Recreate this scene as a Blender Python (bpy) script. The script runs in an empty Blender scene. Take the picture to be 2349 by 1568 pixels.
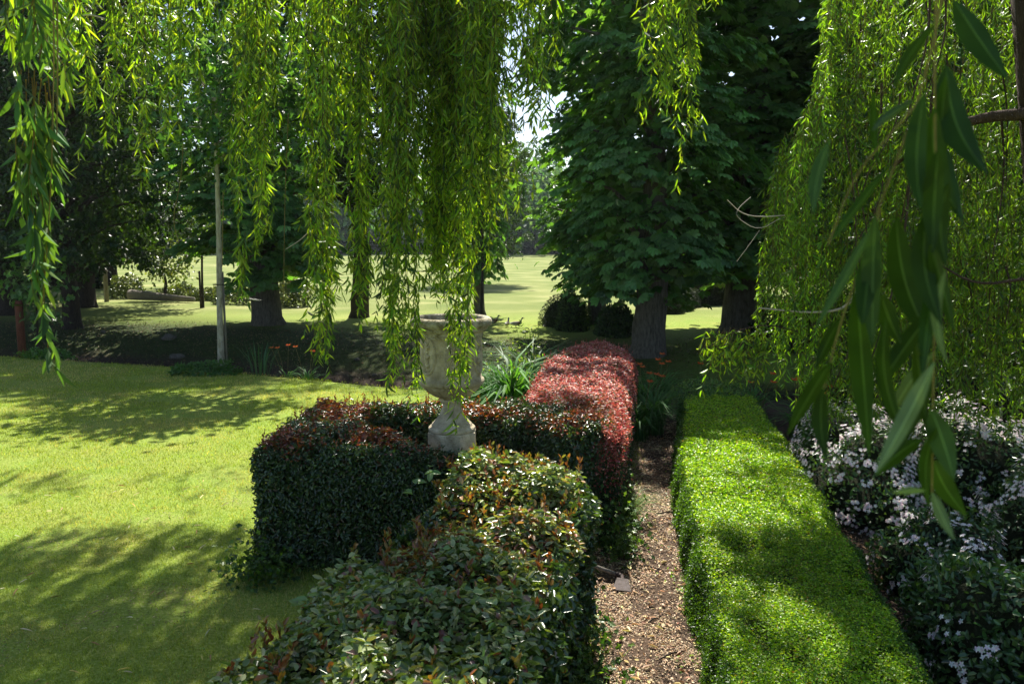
import bpy, bmesh, math, random
import numpy as np
from mathutils import Vector
random.seed(7); rng = np.random.default_rng(7)
S = bpy.context.scene
COL = S.collection
R = math.radians

# ------------------------------------------------------------------ camera
H = 3.0; F = 1827.0; CX, CY = 1174.5, 784.0; TH = math.atan(224/F)
cam = bpy.data.cameras.new('camera'); cam_o = bpy.data.objects.new('camera', cam); COL.objects.link(cam_o)
cam.sensor_width = 36; cam.lens = 36*F/2349; cam.clip_start = .05; cam.clip_end = 2000
cam_o.location = (0, 0, H); cam_o.rotation_euler = (math.pi/2-TH, 0, 0)
cam.dof.use_dof = True; cam.dof.focus_distance = 8.5; cam.dof.aperture_fstop = 9
S.camera = cam_o
# ------------------------------------------------------------------ sky, sun, exposure
EL, AZ = R(52), R(3)
SUN = Vector((math.sin(AZ)*math.cos(EL), math.cos(AZ)*math.cos(EL), math.sin(EL)))
w = bpy.data.worlds.new('World'); S.world = w; w.use_nodes = True
nt = w.node_tree; bg = nt.nodes['Background']
sky = nt.nodes.new('ShaderNodeTexSky'); sky.sky_type = 'NISHITA'; sky.sun_disc = False
sky.sun_elevation = EL; sky.sun_rotation = AZ; sky.dust_density = 1.2; sky.air_density = 1.0
nt.links.new(sky.outputs[0], bg.inputs[0]); bg.inputs[1].default_value = .075
sl = bpy.data.lights.new('sun', 'SUN'); sl.energy = 5; sl.angle = R(.53); sl.color = (1, .95, .84)
so = bpy.data.objects.new('sun', sl); COL.objects.link(so); so.rotation_euler = SUN.to_track_quat('Z', 'Y').to_euler()
S.view_settings.view_transform = 'Standard'; S.view_settings.look = 'None'
S.view_settings.exposure = 1.3; S.view_settings.gamma = 1
S.render.engine = 'CYCLES'
S.cycles.max_bounces = 8; S.cycles.transmission_bounces = 6; S.cycles.diffuse_bounces = 4

# ------------------------------------------------------------------ pixel helpers (2349 x 1568 view of the photo)
def ray(px, py):
    a = (px-CX)/F; b = (CY-py)/F
    return Vector((a, math.cos(TH)+b*math.sin(TH), -math.sin(TH)+b*math.cos(TH)))
def at(px, py, z=0.0):
    r = ray(px, py); t = (z-H)/r.z; return Vector((r.x*t, r.y*t, z))
def atd(px, py, Y):
    r = ray(px, py); t = Y/r.y; return Vector((r.x*t, Y, H+r.z*t))

# ------------------------------------------------------------------ numpy noise
_perm = rng.random((64, 64, 64))
def noise(p, s=1.0):
    p = np.asarray(p, float)*s; i = np.floor(p).astype(int); f = p-i; f = f*f*(3-2*f); i = i & 63; j = (i+1) & 63
    x0, y0, z0 = i.T; x1, y1, z1 = j.T; fx, fy, fz = f.T; g = _perm
    a = g[x0, y0, z0]*(1-fx)+g[x1, y0, z0]*fx; b = g[x0, y1, z0]*(1-fx)+g[x1, y1, z0]*fx
    c = g[x0, y0, z1]*(1-fx)+g[x1, y0, z1]*fx; d = g[x0, y1, z1]*(1-fx)+g[x1, y1, z1]*fx
    return (a*(1-fy)+b*fy)*(1-fz)+(c*(1-fy)+d*fy)*fz
def unit(v): return v/np.maximum(np.linalg.norm(v, axis=-1, keepdims=True), 1e-9)

# ------------------------------------------------------------------ tagging
def tag(o, label=None, cat=None, group=None, kind=None):
    for k, v in (('label', label), ('category', cat), ('group', group), ('kind', kind)):
        if v: o[k] = v
    return o
def thing(name, label, cat, loc=(0, 0, 0), rz=0, group=None):
    o = bpy.data.objects.new(name, None); COL.objects.link(o); o.location = loc; o.rotation_euler = (0, 0, rz)
    return tag(o, label, cat, group)
def link(name, me, parent=None):
    o = bpy.data.objects.new(name, me); COL.objects.link(o)
    if parent: o.parent = parent
    return o
def copy_thing(root, loc, rz, sc, label, group=None):
    r = root.copy(); COL.objects.link(r); r.location = loc; r.rotation_euler = (0, 0, rz)
    r.scale = sc if hasattr(sc, '__len__') else (sc, sc, sc); r['label'] = label
    if group: r['group'] = group
    for ch in list(root.children):
        c = ch.copy(); COL.objects.link(c); c.parent = r
    return r

# ------------------------------------------------------------------ materials
def newmat(name):
    m = bpy.data.materials.new(name); m.use_nodes = True; t = m.node_tree; t.nodes.clear()
    out = t.nodes.new('ShaderNodeOutputMaterial'); return m, t, out
def leafmat(name, trans=.45, rough=.42, spec=.5, tcol=(1.25, 1.35, .35), back=None):
    m, t, out = newmat(name); N = t.nodes.new; L = t.links.new
    at_ = N('ShaderNodeAttribute'); at_.attribute_name = 'Col'
    p = N('ShaderNodeBsdfPrincipled'); p.inputs['Roughness'].default_value = rough; p.inputs['Specular IOR Level'].default_value = spec
    tr = N('ShaderNodeBsdfTranslucent'); mx = N('ShaderNodeMixShader'); mx.inputs[0].default_value = trans
    mul = N('ShaderNodeMix'); mul.data_type = 'RGBA'; mul.blend_type = 'MULTIPLY'; mul.inputs[0].default_value = 1
    mul.inputs[7].default_value = (*[c*1.25 for c in tcol], 1)
    L(at_.outputs[0], mul.inputs[6])
    mul.clamp_result = False
    src = at_.outputs[0]
    if back:
        g = N('ShaderNodeNewGeometry'); mb = N('ShaderNodeMix'); mb.data_type = 'RGBA'; mb.inputs[7].default_value = (*back, 1)
        L(g.outputs['Backfacing'], mb.inputs[0]); L(at_.outputs[0], mb.inputs[6]); src = mb.outputs[2]
    L(src, p.inputs['Base Color']); L(mul.outputs[2], tr.inputs[0])
    L(p.outputs[0], mx.inputs[1]); L(tr.outputs[0], mx.inputs[2]); L(mx.outputs[0], out.inputs[0]); return m
def noisemat(name, stops, scale=6, rough=.9, bump=.3, detail=8, spec=.2, scale2=None, stretch=None, bscale=None):
    m, t, out = newmat(name); N = t.nodes.new; L = t.links.new
    tc = N('ShaderNodeTexCoord'); mp = N('ShaderNodeMapping')
    if stretch: mp.inputs['Scale'].default_value = stretch
    L(tc.outputs['Object'], mp.inputs[0])
    n = N('ShaderNodeTexNoise'); n.inputs['Scale'].default_value = scale; n.inputs['Detail'].default_value = detail
    n.inputs['Roughness'].default_value = .65
    L(mp.outputs[0], n.inputs[0]); r = N('ShaderNodeValToRGB'); e = r.color_ramp.elements
    while len(e) < len(stops): e.new(.5)
    for k, (pos, c) in enumerate(stops): e[k].position = pos; e[k].color = (*c, 1)
    L(n.outputs[0], r.inputs[0])
    p = N('ShaderNodeBsdfPrincipled'); p.inputs['Roughness'].default_value = rough; p.inputs['Specular IOR Level'].default_value = spec
    csrc = r.outputs[0]
    if scale2:
        n3 = N('ShaderNodeTexNoise'); n3.inputs['Scale'].default_value = scale2; n3.inputs['Detail'].default_value = 4; L(mp.outputs[0], n3.inputs[0])
        mr = N('ShaderNodeMapRange'); mr.inputs[1].default_value = .3; mr.inputs[2].default_value = .7; mr.inputs[3].default_value = .6; mr.inputs[4].default_value = 1.3
        L(n3.outputs[0], mr.inputs[0]); mm = N('ShaderNodeVectorMath'); mm.operation = 'SCALE'; L(r.outputs[0], mm.inputs[0]); L(mr.outputs[0], mm.inputs['Scale']); csrc = mm.outputs[0]
    L(csrc, p.inputs['Base Color'])
    n2 = N('ShaderNodeTexNoise'); n2.inputs['Scale'].default_value = bscale or scale*4; n2.inputs['Detail'].default_value = 6; L(mp.outputs[0], n2.inputs[0])
    b = N('ShaderNodeBump'); b.inputs['Strength'].default_value = bump; b.inputs['Distance'].default_value = .05
    L(n2.outputs[0], b.inputs['Height']); L(b.outputs[0], p.inputs['Normal']); L(p.outputs[0], out.inputs[0]); return m

M = {}
M['willow'] = leafmat('willow_leaf', .5, .4, .45, (1.35, 1.35, .22))
M['willow_shade'] = leafmat('willow_leaf_shaded', .38, .5, .15, (1.5, 1.5, .25))  # shaded copy of the willow leaf, used with darkened leaf colours
M['chestnut'] = leafmat('chestnut_leaf', .4, .42, .45, (1.25, 1.25, .25))
M['maple'] = leafmat('maple_leaf', .42, .4, .5, (1.3, 1.35, .35))
M['hedge'] = leafmat('hedge_leaf', .28, .3, .75, (1.3, 1.2, .3))
M['box'] = leafmat('box_leaf', .42, .38, .45, (1.4, 1.35, .18))
M['red'] = leafmat('red_leaf', .32, .45, .35, (1.4, .9, .7))
M['yew'] = leafmat('yew_leaf', .2, .5, .3, (1.2, 1.2, .3))
M['strap'] = leafmat('strap_leaf', .4, .5, .15, (1.3, 1.35, .35))
M['grass'] = leafmat('grass_blade', .45, .5, .25, (1.3, 1.3, .3))
M['petal'] = leafmat('petal', .35, .6, .2, (1, 1, 1))
M['litter'] = leafmat('dry_leaf', .15, .6, .3, (1, 1, .8))
M['bark'] = noisemat('chestnut_bark', [(.3, (.045, .038, .03)), (.5, (.12, .105, .085)), (.75, (.2, .18, .15))], 5, .95, 1.0, stretch=(4, 4, .8), bscale=14)
M['darkbark'] = noisemat('dark_bark', [(.3, (.02, .015, .012)), (.7, (.07, .055, .045))], 8, .95, .8, stretch=(3, 3, .7))
M['palebark'] = noisemat('pale_bark', [(.3, (.12, .10, .07)), (.45, (.3, .27, .2)), (.6, (.42, .39, .31)), (.75, (.55, .52, .44))], 7, .85, .4, stretch=(2, 2, .6))
M['wbark'] = noisemat('willow_bark', [(.3, (.04, .025, .018)), (.7, (.12, .08, .06))], 9, .95, .9, stretch=(3, 3, .6))
M['twig'] = noisemat('willow_twig', [(.3, (.13, .1, .03)), (.7, (.24, .19, .06))], 30, .7, .1)
M['paletwig'] = noisemat('pale_twig', [(.3, (.35, .28, .22)), (.7, (.55, .47, .4))], 30, .8, .1)
M['redpost'] = noisemat('red_brown_paint', [(.3, (.09, .03, .02)), (.7, (.17, .06, .04))], 12, .8, .3, stretch=(2, 2, .4))
M['greywood'] = noisemat('grey_wood', [(.3, (.14, .12, .1)), (.7, (.3, .27, .23))], 12, .9, .4, stretch=(3, 3, .4))
M['cutwood'] = noisemat('cut_wood', [(.3, (.25, .1, .05)), (.7, (.42, .22, .12))], 20, .9, .4)
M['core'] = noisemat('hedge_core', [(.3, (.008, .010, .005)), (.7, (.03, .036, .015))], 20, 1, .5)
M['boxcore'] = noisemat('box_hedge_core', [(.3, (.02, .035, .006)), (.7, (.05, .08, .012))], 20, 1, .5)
M['stone'] = noisemat('lichened_stone', [(.25, (.24, .19, .11)), (.42, (.42, .355, .235)), (.58, (.58, .50, .355)), (.8, (.68, .61, .46))], 9, .92, .55, detail=12, scale2=2.2, bscale=60)
M['stonerim'] = noisemat('mossy_stone_rim', [(.25, (.1, .085, .045)), (.42, (.28, .24, .15)), (.56, (.52, .47, .35)), (.8, (.7, .66, .54))], 11, .95, .7, detail=12, scale2=3, bscale=60)
M['soil'] = noisemat('dark_soil', [(.3, (.03, .02, .014)), (.55, (.075, .05, .036)), (.75, (.14, .1, .07))], 9, .98, .9, scale2=1.5)
M['chipbase'] = noisemat('wood_chip_ground', [(.3, (.03, .018, .012)), (.5, (.09, .058, .038)), (.65, (.2, .14, .10)), (.8, (.4, .3, .22))], 38, .95, .8, scale2=2.5)
M['iron'] = noisemat('worn_iron', [(.3, (.02, .012, .010)), (.5, (.05, .03, .025)), (.7, (.085, .065, .07))], 30, .7, .2, spec=.3)
M['farwood'] = leafmat('far_wood_leaf', .5, .6, .2, (1.2, 1.2, .5))
M['duckbody'] = leafmat('duck_plumage', .0, .7, .2)
M['bill'] = noisemat('duck_bill', [(.3, (.4, .28, .05)), (.7, (.5, .35, .08))], 20, .6, .1)

# ------------------------------------------------------------------ leaf meshes
TPL = {
 'dia': ([(0, 0, 0), (.5, .5, .07), (1, 0, -.05), (.5, -.5, .07)], [(0, 3, 2), (0, 2, 1)]),
 'ova': ([(0, 0, 0), (.3, .45, .1), (.72, .38, .02), (1, 0, -.16), (.72, -.38, .02), (.3, -.45, .1)], [(0, 5, 4, 3), (0, 3, 2, 1)]),
 'obo': ([(0, 0, 0), (.45, .3, .02), (.78, .5, -.08), (1, 0, -.22), (.78, -.5, -.08), (.45, -.3, .02)], [(0, 5, 4, 3), (0, 3, 2, 1)]),
 'wil': ([(0, 0, 0), (.25, .42, .02), (.62, .42, -.07), (1, 0, -.26), (.62, -.42, -.07), (.25, -.42, .02)], [(0, 5, 4, 3), (0, 3, 2, 1)]),
 'strap': ([(0, .3, 0), (.33, .5, .2), (.66, .45, .12), (1, 0, -.28), (.66, -.45, .12), (.33, -.5, .2), (0, -.3, 0)], [(0, 6, 5, 1), (1, 5, 4, 2), (2, 4, 3)]),
 'blade': ([(0, -.5, 0), (0, .5, 0), (1, 0, 0)], [(0, 1, 2)]),
 'map': ([(0, 0, 0), (.05, .28, 0), (.42, .22, .04), (.5, .6, -.05), (.68, .2, .03), (1, 0, -.12), (.68, -.2, .03), (.5, -.6, -.05), (.42, -.22, .04), (.05, -.28, 0)],
         [(0, 2, 1), (0, 3, 2), (0, 4, 3), (0, 5, 4), (0, 6, 5), (0, 7, 6), (0, 8, 7), (0, 9, 8)]),
}
class Acc:
    def __init__(s): s.V = []; s.C = []; s.F3 = []; s.F4 = []; s.n = 0
    def add(s, V, C, f3, f4):
        if len(f3): s.F3.append(np.asarray(f3)+s.n)
        if len(f4): s.F4.append(np.asarray(f4)+s.n)
        s.V.append(V); s.C.append(C); s.n += len(V)
    def leaves(s, tpl, P, D, Nn, L, W, col, curve=1.0):
        n = len(P)
        if n == 0: return
        tv, tf = TPL[tpl]; tv = np.array(tv); k = len(tv)
        D = unit(D); Sd = unit(np.cross(D, Nn)); N2 = np.cross(Sd, D)
        L = np.broadcast_to(np.asarray(L, float), (n,))[:, None, None]; W = np.broadcast_to(np.asarray(W, float), (n,))[:, None, None]
        cv = np.broadcast_to(np.asarray(curve, float), (n,))[:, None, None]
        V = P[:, None]+D[:, None]*L*tv[None, :, 0:1]+Sd[:, None]*W*tv[None, :, 1:2]+N2[:, None]*L*cv*tv[None, :, 2:3]
        C = np.repeat(np.broadcast_to(col, (n, 3))[:, None], k, 1)
        off = (np.arange(n)*k)[:, None, None]
        f3 = [f for f in tf if len(f) == 3]; f4 = [f for f in tf if len(f) == 4]
        a = (off+np.array(f3)[None]).reshape(-1, 3) if f3 else []
        b = (off+np.array(f4)[None]).reshape(-1, 4) if f4 else []
        s.add(V.reshape(-1, 3), C.reshape(-1, 3), a, b)
    def tube(s, pts, rad, col=(.2, .15, .1), seg=6, wob=0, cap=False):
        pts = np.array([tuple(p) for p in pts], float); n = len(pts); rad = np.broadcast_to(np.asarray(rad, float), (n,))
        T = unit(np.gradient(pts, axis=0)); up = np.array((0, 0, 1.)) if abs(T[0, 2]) < .9 else np.array((0, 1., 0))
        A = unit(np.cross(T, up)); B = np.cross(T, A); th = np.linspace(0, 2*np.pi, seg, endpoint=False)
        rr = np.broadcast_to(rad[:, None], (n, seg)).copy()
        if wob:
            q = pts[:, None]+(A[:, None]*np.cos(th)[None, :, None]+B[:, None]*np.sin(th)[None, :, None])*rad[:, None, None]
            rr *= 1+wob*(noise(q.reshape(-1, 3), 3.1).reshape(n, seg)-.5)*2
        V = pts[:, None]+(A[:, None]*np.cos(th)[None, :, None]+B[:, None]*np.sin(th)[None, :, None])*rr[..., None]
        i = np.arange(n-1)[:, None]*seg; j = np.arange(seg)[None]; j2 = (j+1) % seg
        f4 = np.stack([i+j, i+j2, i+seg+j2, i+seg+j], -1).reshape(-1, 4)
        V = V.reshape(-1, 3); f3 = []
        if cap:
            c = len(V); V = np.vstack([V, pts[0], pts[-1]])
            f3 = [(c, (q+1) % seg, q) for q in range(seg)]+[(c+1, (n-1)*seg+q, (n-1)*seg+(q+1) % seg) for q in range(seg)]
        s.add(V, np.broadcast_to(col, (len(V), 3)), f3, f4)
    def mesh(s, name, mat, smooth=False):
        V = np.vstack(s.V); C = np.vstack(s.C)
        f3 = np.vstack(s.F3) if s.F3 else np.zeros((0, 3), int); f4 = np.vstack(s.F4) if s.F4 else np.zeros((0, 4), int)
        me = bpy.data.meshes.new(name); me.vertices.add(len(V)); me.vertices.foreach_set('co', V.astype(np.float32).ravel())
        idx = np.concatenate([f3.ravel(), f4.ravel()]).astype(np.int32); me.loops.add(len(idx)); me.loops.foreach_set('vertex_index', idx)
        st = np.concatenate([np.arange(len(f3))*3, len(f3)*3+np.arange(len(f4))*4]).astype(np.int32)
        me.polygons.add(len(st)); me.polygons.foreach_set('loop_start', st)
        me.update(calc_edges=True)
        a = me.color_attributes.new('Col', 'FLOAT_COLOR', 'POINT')
        a.data.foreach_set('color', np.hstack([C, np.ones((len(C), 1))]).astype(np.float32).ravel())
        if smooth: me.polygons.foreach_set('use_smooth', np.ones(len(st), bool))
        me.materials.append(mat); return me
def palette(n, cols, jit=.15, wts=None):
    cols = np.array(cols); k = rng.choice(len(cols), n, p=wts); c = cols[k]*(1+jit*rng.standard_normal((n, 1)))
    return np.clip(c*(1+.06*rng.standard_normal((n, 3))), .002, .95)
def rdir(n): return unit(rng.standard_normal((n, 3)))

# ------------------------------------------------------------------ terrain
EDGE = [(-60, 26), (-13.6, 21.3), (-7.2, 19.0), (-2.0, 16.4), (0.5, 15.6), (4, 15.2), (8, 15.5), (30, 17), (80, 20)]   # lawn edge above the stream
ex, ey = zip(*EDGE)
def ground(x, y):
    x = np.asarray(x, float); y = np.asarray(y, float)
    t = y-np.interp(x, ex, ey)
    z = np.zeros_like(t)
    def sm(a, b, v): u = np.clip((v-a)/(b-a), 0, 1); return u*u*(3-2*u)
    z = z-.95*sm(.0, .7, t)*(1-sm(1.6, 6.5, t))
    z = z-.0*sm(6, 20, t)
    z = z+sm(60, 230, y)*2.2
    z = z+.05*(noise(np.stack([x*.3, y*.3, x*0], -1).reshape(-1, 3)).reshape(t.shape)-.5)*sm(.2, 3, t)
    return z
def grid(xs, ys, zf, name, mat, kind='structure', dz=0, extra=None):
    X, Y = np.meshgrid(xs, ys); Z = zf(X, Y)+dz
    V = np.stack([X, Y, Z], -1).reshape(-1, 3); nx, ny = len(xs), len(ys)
    i = (np.arange(ny-1)[:, None]*nx+np.arange(nx-1)[None]).ravel()
    A = Acc(); tt = V[:, 1]-np.interp(V[:, 0], ex, ey); worn_shade_mask = np.clip(tt/1.0, 0, 1)*np.clip((13-tt)/5, 0, 1)*np.clip((7-V[:, 0])/4, 0, 1)  # marks the far bank, where tree shade is painted over worn ground
    A.add(V, np.repeat(worn_shade_mask[:, None], 3, 1), [], np.stack([i, i+1, i+nx+1, i+nx], -1))
    o = link(name, A.mesh(name, mat, True)); o['kind'] = kind; return o
def grassmat():
    m, t, out = newmat('mown_grass'); N = t.nodes.new; L = t.links.new
    tc = N('ShaderNodeTexCoord')
    def nz(s, d=6, r=.6):
        n = N('ShaderNodeTexNoise'); n.inputs['Scale'].default_value = s; n.inputs['Detail'].default_value = d; n.inputs['Roughness'].default_value = r
        L(tc.outputs['Object'], n.inputs[0]); return n.outputs[0]
    def ramp(src, st):
        r = N('ShaderNodeValToRGB'); e = r.color_ramp.elements
        while len(e) < len(st): e.new(.5)
        for k, (p_, c) in enumerate(st): e[k].position = p_; e[k].color = (*c, 1)
        L(src, r.inputs[0]); return r.outputs[0]
    fine = ramp(nz(34, 8, .75), [(.3, (.09, .13, .02)), (.5, (.20, .25, .04)), (.7, (.40, .40, .15))])
    big = ramp(nz(1.1, 5), [(.35, (.85, 1.0, .8)), (.6, (1.0, 1.0, 1.0)), (.75, (1.35, 1.1, 1.2))])
    mm = N('ShaderNodeMix'); mm.data_type = 'RGBA'; mm.blend_type = 'MULTIPLY'; mm.inputs[0].default_value = 1; L(fine, mm.inputs[6]); L(big, mm.inputs[7])
    # far field: dry, pale hay grass
    sp = N('ShaderNodeSeparateXYZ'); L(tc.outputs['Object'], sp.inputs[0])
    mp = N('ShaderNodeMapping'); mp.inputs['Scale'].default_value = (.25, .3, 1); L(tc.outputs['Object'], mp.inputs[0])
    nf = N('ShaderNodeTexNoise'); nf.inputs['Scale'].default_value = 1; nf.inputs['Detail'].default_value = 8; L(mp.outputs[0], nf.inputs[0])
    far = ramp(nf.outputs[0], [(.3, (.11, .15, .035)), (.5, (.16, .19, .055)), (.66, (.25, .26, .10))])
    mr = N('ShaderNodeMapRange'); mr.inputs[1].default_value = 30; mr.inputs[2].default_value = 37; L(sp.outputs[1], mr.inputs[0])
    m2 = N('ShaderNodeMix'); m2.data_type = 'RGBA'; L(mr.outputs[0], m2.inputs[0]); L(mm.outputs[2], m2.inputs[6]); L(far, m2.inputs[7])
    # mud low in the ditch
    mud = ramp(nz(7, 8, .7), [(.3, (.018, .012, .009)), (.6, (.05, .035, .025)), (.8, (.12, .09, .06))])
    ad = N('ShaderNodeMath'); ad.operation = 'MULTIPLY_ADD'; ad.inputs[1].default_value = .35; L(nz(2.5, 5), ad.inputs[0]); L(sp.outputs[2], ad.inputs[2])
    m3r = N('ShaderNodeMapRange'); m3r.inputs[1].default_value = -.2; m3r.inputs[2].default_value = -.42; L(ad.outputs[0], m3r.inputs[0])
    m3 = N('ShaderNodeMix'); m3.data_type = 'RGBA'; 
    wa = N('ShaderNodeAttribute'); wa.attribute_name = 'Col'; worn_shade = ramp(nz(3.5, 9, .75), [(.3, (.014, .018, .005)), (.5, (.03, .044, .011)), (.66, (.045, .055, .017)), (.8, (.085, .065, .035))])  # bare worn bank, its colour darkened to carry the tree shade
    mw = N('ShaderNodeMix'); mw.data_type = 'RGBA'; L(wa.outputs['Fac'], mw.inputs[0]); L(m2.outputs[2], mw.inputs[6]); L(worn_shade, mw.inputs[7])
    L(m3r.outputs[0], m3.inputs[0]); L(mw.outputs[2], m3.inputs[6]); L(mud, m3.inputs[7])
    p = N('ShaderNodeBsdfPrincipled'); p.inputs['Roughness'].default_value = .95; p.inputs['Specular IOR Level'].default_value = .1
    L(m3.outputs[2], p.inputs['Base Color']); b = N('ShaderNodeBump'); b.inputs['Strength'].default_value = .5; b.inputs['Distance'].default_value = .04
    L(nz(45, 6, .7), b.inputs['Height']); L(b.outputs[0], p.inputs['Normal']); L(p.outputs[0], out.inputs[0]); return m
M['ground'] = grassmat()
xs = np.concatenate([np.linspace(-700, -45, 14), np.linspace(-40, 40, 161), np.linspace(45, 700, 14)])
ys = np.concatenate([np.linspace(-60, 10, 8), np.linspace(11, 45, 137), np.linspace(48, 120, 30), np.linspace(130, 900, 20)])
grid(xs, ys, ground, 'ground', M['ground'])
# stream
def watermat():
    m, t, out = newmat('dark_water'); N = t.nodes.new; L = t.links.new
    p = N('ShaderNodeBsdfPrincipled'); p.inputs['Base Color'].default_value = (.012, .009, .006, 1); p.inputs['Roughness'].default_value = .09
    n = N('ShaderNodeTexNoise'); n.inputs['Scale'].default_value = 3; b = N('ShaderNodeBump'); b.inputs['Strength'].default_value = .15; b.inputs['Distance'].default_value = .02
    L(n.outputs[0], b.inputs['Height']); L(b.outputs[0], p.inputs['Normal']); L(p.outputs[0], out.inputs[0]); return m
A = Acc(); px_ = np.linspace(-40, 40, 60); e0 = np.interp(px_, ex, ey)
V = np.vstack([np.stack([px_, e0+.35, px_*0-.86], -1), np.stack([px_, e0+2.6, px_*0-.86], -1)])
i = np.arange(59); A.add(V, V*0, [], np.stack([i, i+1, i+61, i+60], -1)); link('stream_water', A.mesh('stream_water', watermat()))['kind'] = 'structure'
def sheet(name, poly, z, mat):
    bm = bmesh.new(); bm.faces.new([bm.verts.new((p[0], p[1], z)) for p in poly]); bmesh.ops.triangulate(bm, faces=bm.faces[:])
    me = bpy.data.meshes.new(name); bm.normal_update(); bm.to_mesh(me); bm.free(); me.materials.append(mat); o = link(name, me); o['kind'] = 'structure'
    return o
PATH = [(.0, 2), (1.2, 2), (1.5, 5.4), (1.75, 7.4), (2.5, 11.6), (3.0, 14), (2.0, 14), (1.6, 11), (.95, 7.6), (.2, 7.2), (.1, 5)]
sheet('path', PATH, .008, M['chipbase'])
BED = [(1.5, 2), (8.5, 2), (10, 15.55), (4, 15.15), (2.9, 15.2), (2.3, 8), (1.7, 5)]
sheet('flower_bed', BED, .004, M['soil'])

# ------------------------------------------------------------------ hedges
def offset_poly(P, d):
    P = np.array(P, float); n = len(P); a = .5*sum(P[i][0]*P[(i+1) % n][1]-P[(i+1) % n][0]*P[i][1] for i in range(n))
    s = 1 if a > 0 else -1; out = []
    for i in range(n):
        e1 = unit(P[i]-P[i-1]); e2 = unit(P[(i+1) % n]-P[i]); n1 = np.array((-e1[1], e1[0]))*s; n2 = np.array((-e2[1], e2[0]))*s
        b = unit(n1+n2); out.append(P[i]+b*d/max(.5, b@n1))
    return np.array(out)
def inside(P, X):
    P = np.array(P); c = np.zeros(len(X), bool); n = len(P)
    for i in range(n):
        a, b = P[i], P[(i+1) % n]
        k = (a[1] > X[:, 1]) != (b[1] > X[:, 1])
        xi = (b[0]-a[0])*(X[:, 1]-a[1])/(b[1]-a[1]+1e-12)+a[0]; c ^= k & (X[:, 0] < xi)
    return c
def polydist(P, X):
    P = np.array(P); d = np.full(len(X), 9.); n = len(P)
    for i in range(n):
        a, b = P[i], P[(i+1) % n]; ab = b-a; t = np.clip(((X-a)@ab)/(ab@ab), 0, 1)
        d = np.minimum(d, np.linalg.norm(X-(a+t[:, None]*ab), axis=1))
    return d
def hedge(name, label, P, h, dens, leaf, topcol, sidecol, mat, core, rnd=.14, lump=.05, tpl='ova', shoots=0, shootcol=None, zfun=None, flat=.5, sdens=1, ratio=.5, taper=0, hollow=.80):
    P = np.array([(p[0], p[1]) for p in P]); root = thing(name, label, 'hedge', (0, 0, 0))
    lo, hi = P.min(0), P.max(0)
    hz = (lambda X: h+0*X[:, 0]) if zfun is None else zfun
    A = Acc()
    # leaf count falls off with distance from the viewer
    area = (hi[0]-lo[0])*(hi[1]-lo[1]); n = int(area*dens); X = lo+rng.random((n, 2))*(hi-lo)
    X = X[inside(P, X)]; dd = np.linalg.norm(X, axis=1); keep = rng.random(len(X)) < np.clip((5.5/dd)**1.3, .12, 1); X = X[keep]; dd = dd[keep]; hk = (noise(np.c_[X*7, X[:, :1]*0+2]) < hollow) | (rng.random(len(X)) < .3); X = X[hk]; dd = dd[hk]
    sc = np.clip(dd/5.5, 1, 2)**.75
    d = polydist(P, X); z = hz(X)-rnd*(1-np.sqrt(np.clip(1-np.clip((rnd-d)/rnd, 0, 1)**2, 0, 1)))
    nn = noise(np.c_[X*3.2, z*0], 1)-.5; z = z+lump*2*nn+.02*rng.standard_normal(len(X))-.06*rng.random(len(X))**2
    N = unit(np.c_[np.zeros((len(X), 2)), np.ones(len(X))]+flat*1.6*rdir(len(X))); D = unit(rdir(len(X))*np.array((1, 1, .35)))
    cols = topcol(X, dd)
    A.leaves(tpl, np.c_[X, z], D, N, leaf*sc*(.7+.6*rng.random(len(X))), leaf*ratio*sc*(.8+.4*rng.random(len(X))), cols)
    # sides
    m = len(P); ar = sum(P[i][0]*P[(i+1) % m][1]-P[(i+1) % m][0]*P[i][1] for i in range(m)); sg = 1 if ar > 0 else -1
    for i in range(m):
        a, b = P[i], P[(i+1) % m]; L = np.linalg.norm(b-a)
        if L < .02: continue
        nrm = np.array(((b-a)[1], -(b-a)[0]))/L*sg; mid = (a+b)/2
        if nrm@(-mid) < -.55*np.linalg.norm(mid): continue       # back faces nobody looks at stay sparse
        k = int(L*h*dens*.9*sdens*np.clip((5.5/np.linalg.norm(mid))**1.3, .15, 1)); t = rng.random(k); zz = rng.random(k)**.85
        Q = a+t[:, None]*(b-a); hq = hz(Q); z = zz*(hq-.02)
        q3 = np.c_[Q, z]; off = lump*2.2*(noise(q3*3.2)-.5)+.015*rng.standard_normal(k)-.07*rng.random(k)**2-rnd*.6*np.clip((z-(hq-rnd))/rnd, 0, 1)**2
        Q = Q+nrm*(off-taper*(1-z/h)**.8)[:, None]; s2 = np.clip(np.linalg.norm(mid)/5.5, 1, 2)**.75
        N = unit(np.r_[nrm, .35]+flat*1.5*rdir(k)); D = unit(rdir(k)*np.array((1, 1, 1))+np.r_[nrm*.3, -.5])
        A.leaves(tpl, np.c_[Q, z], D, N, leaf*s2*(.7+.6*rng.random(k)), leaf*ratio*s2*(.8+.4*rng.random(k)), sidecol(Q, z))
    # upright young shoots
    if shoots:
        X = lo+rng.random((shoots*3, 2))*(hi-lo); X = X[inside(P, X)][:shoots]
        for q in X:
            hgt = .04+.1*random.random()**2; k = 4+int(hgt*60); u = np.linspace(0, 1, k); lean = rng.standard_normal(2)*.02
            z0 = hz(q[None])[0]-.03
            pts = np.c_[q+lean*u[:, None], z0+u*hgt]; D = unit(rdir(k)*np.array((1, 1, .2))+np.array((0, 0, 1.1)))
            A.leaves(tpl, pts, D, rdir(k), leaf*(.6+.5*rng.random(k)), leaf*.45, palette(k, shootcol, .2))
    link('foliage', A.mesh(name+'_foliage', mat), root)
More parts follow.
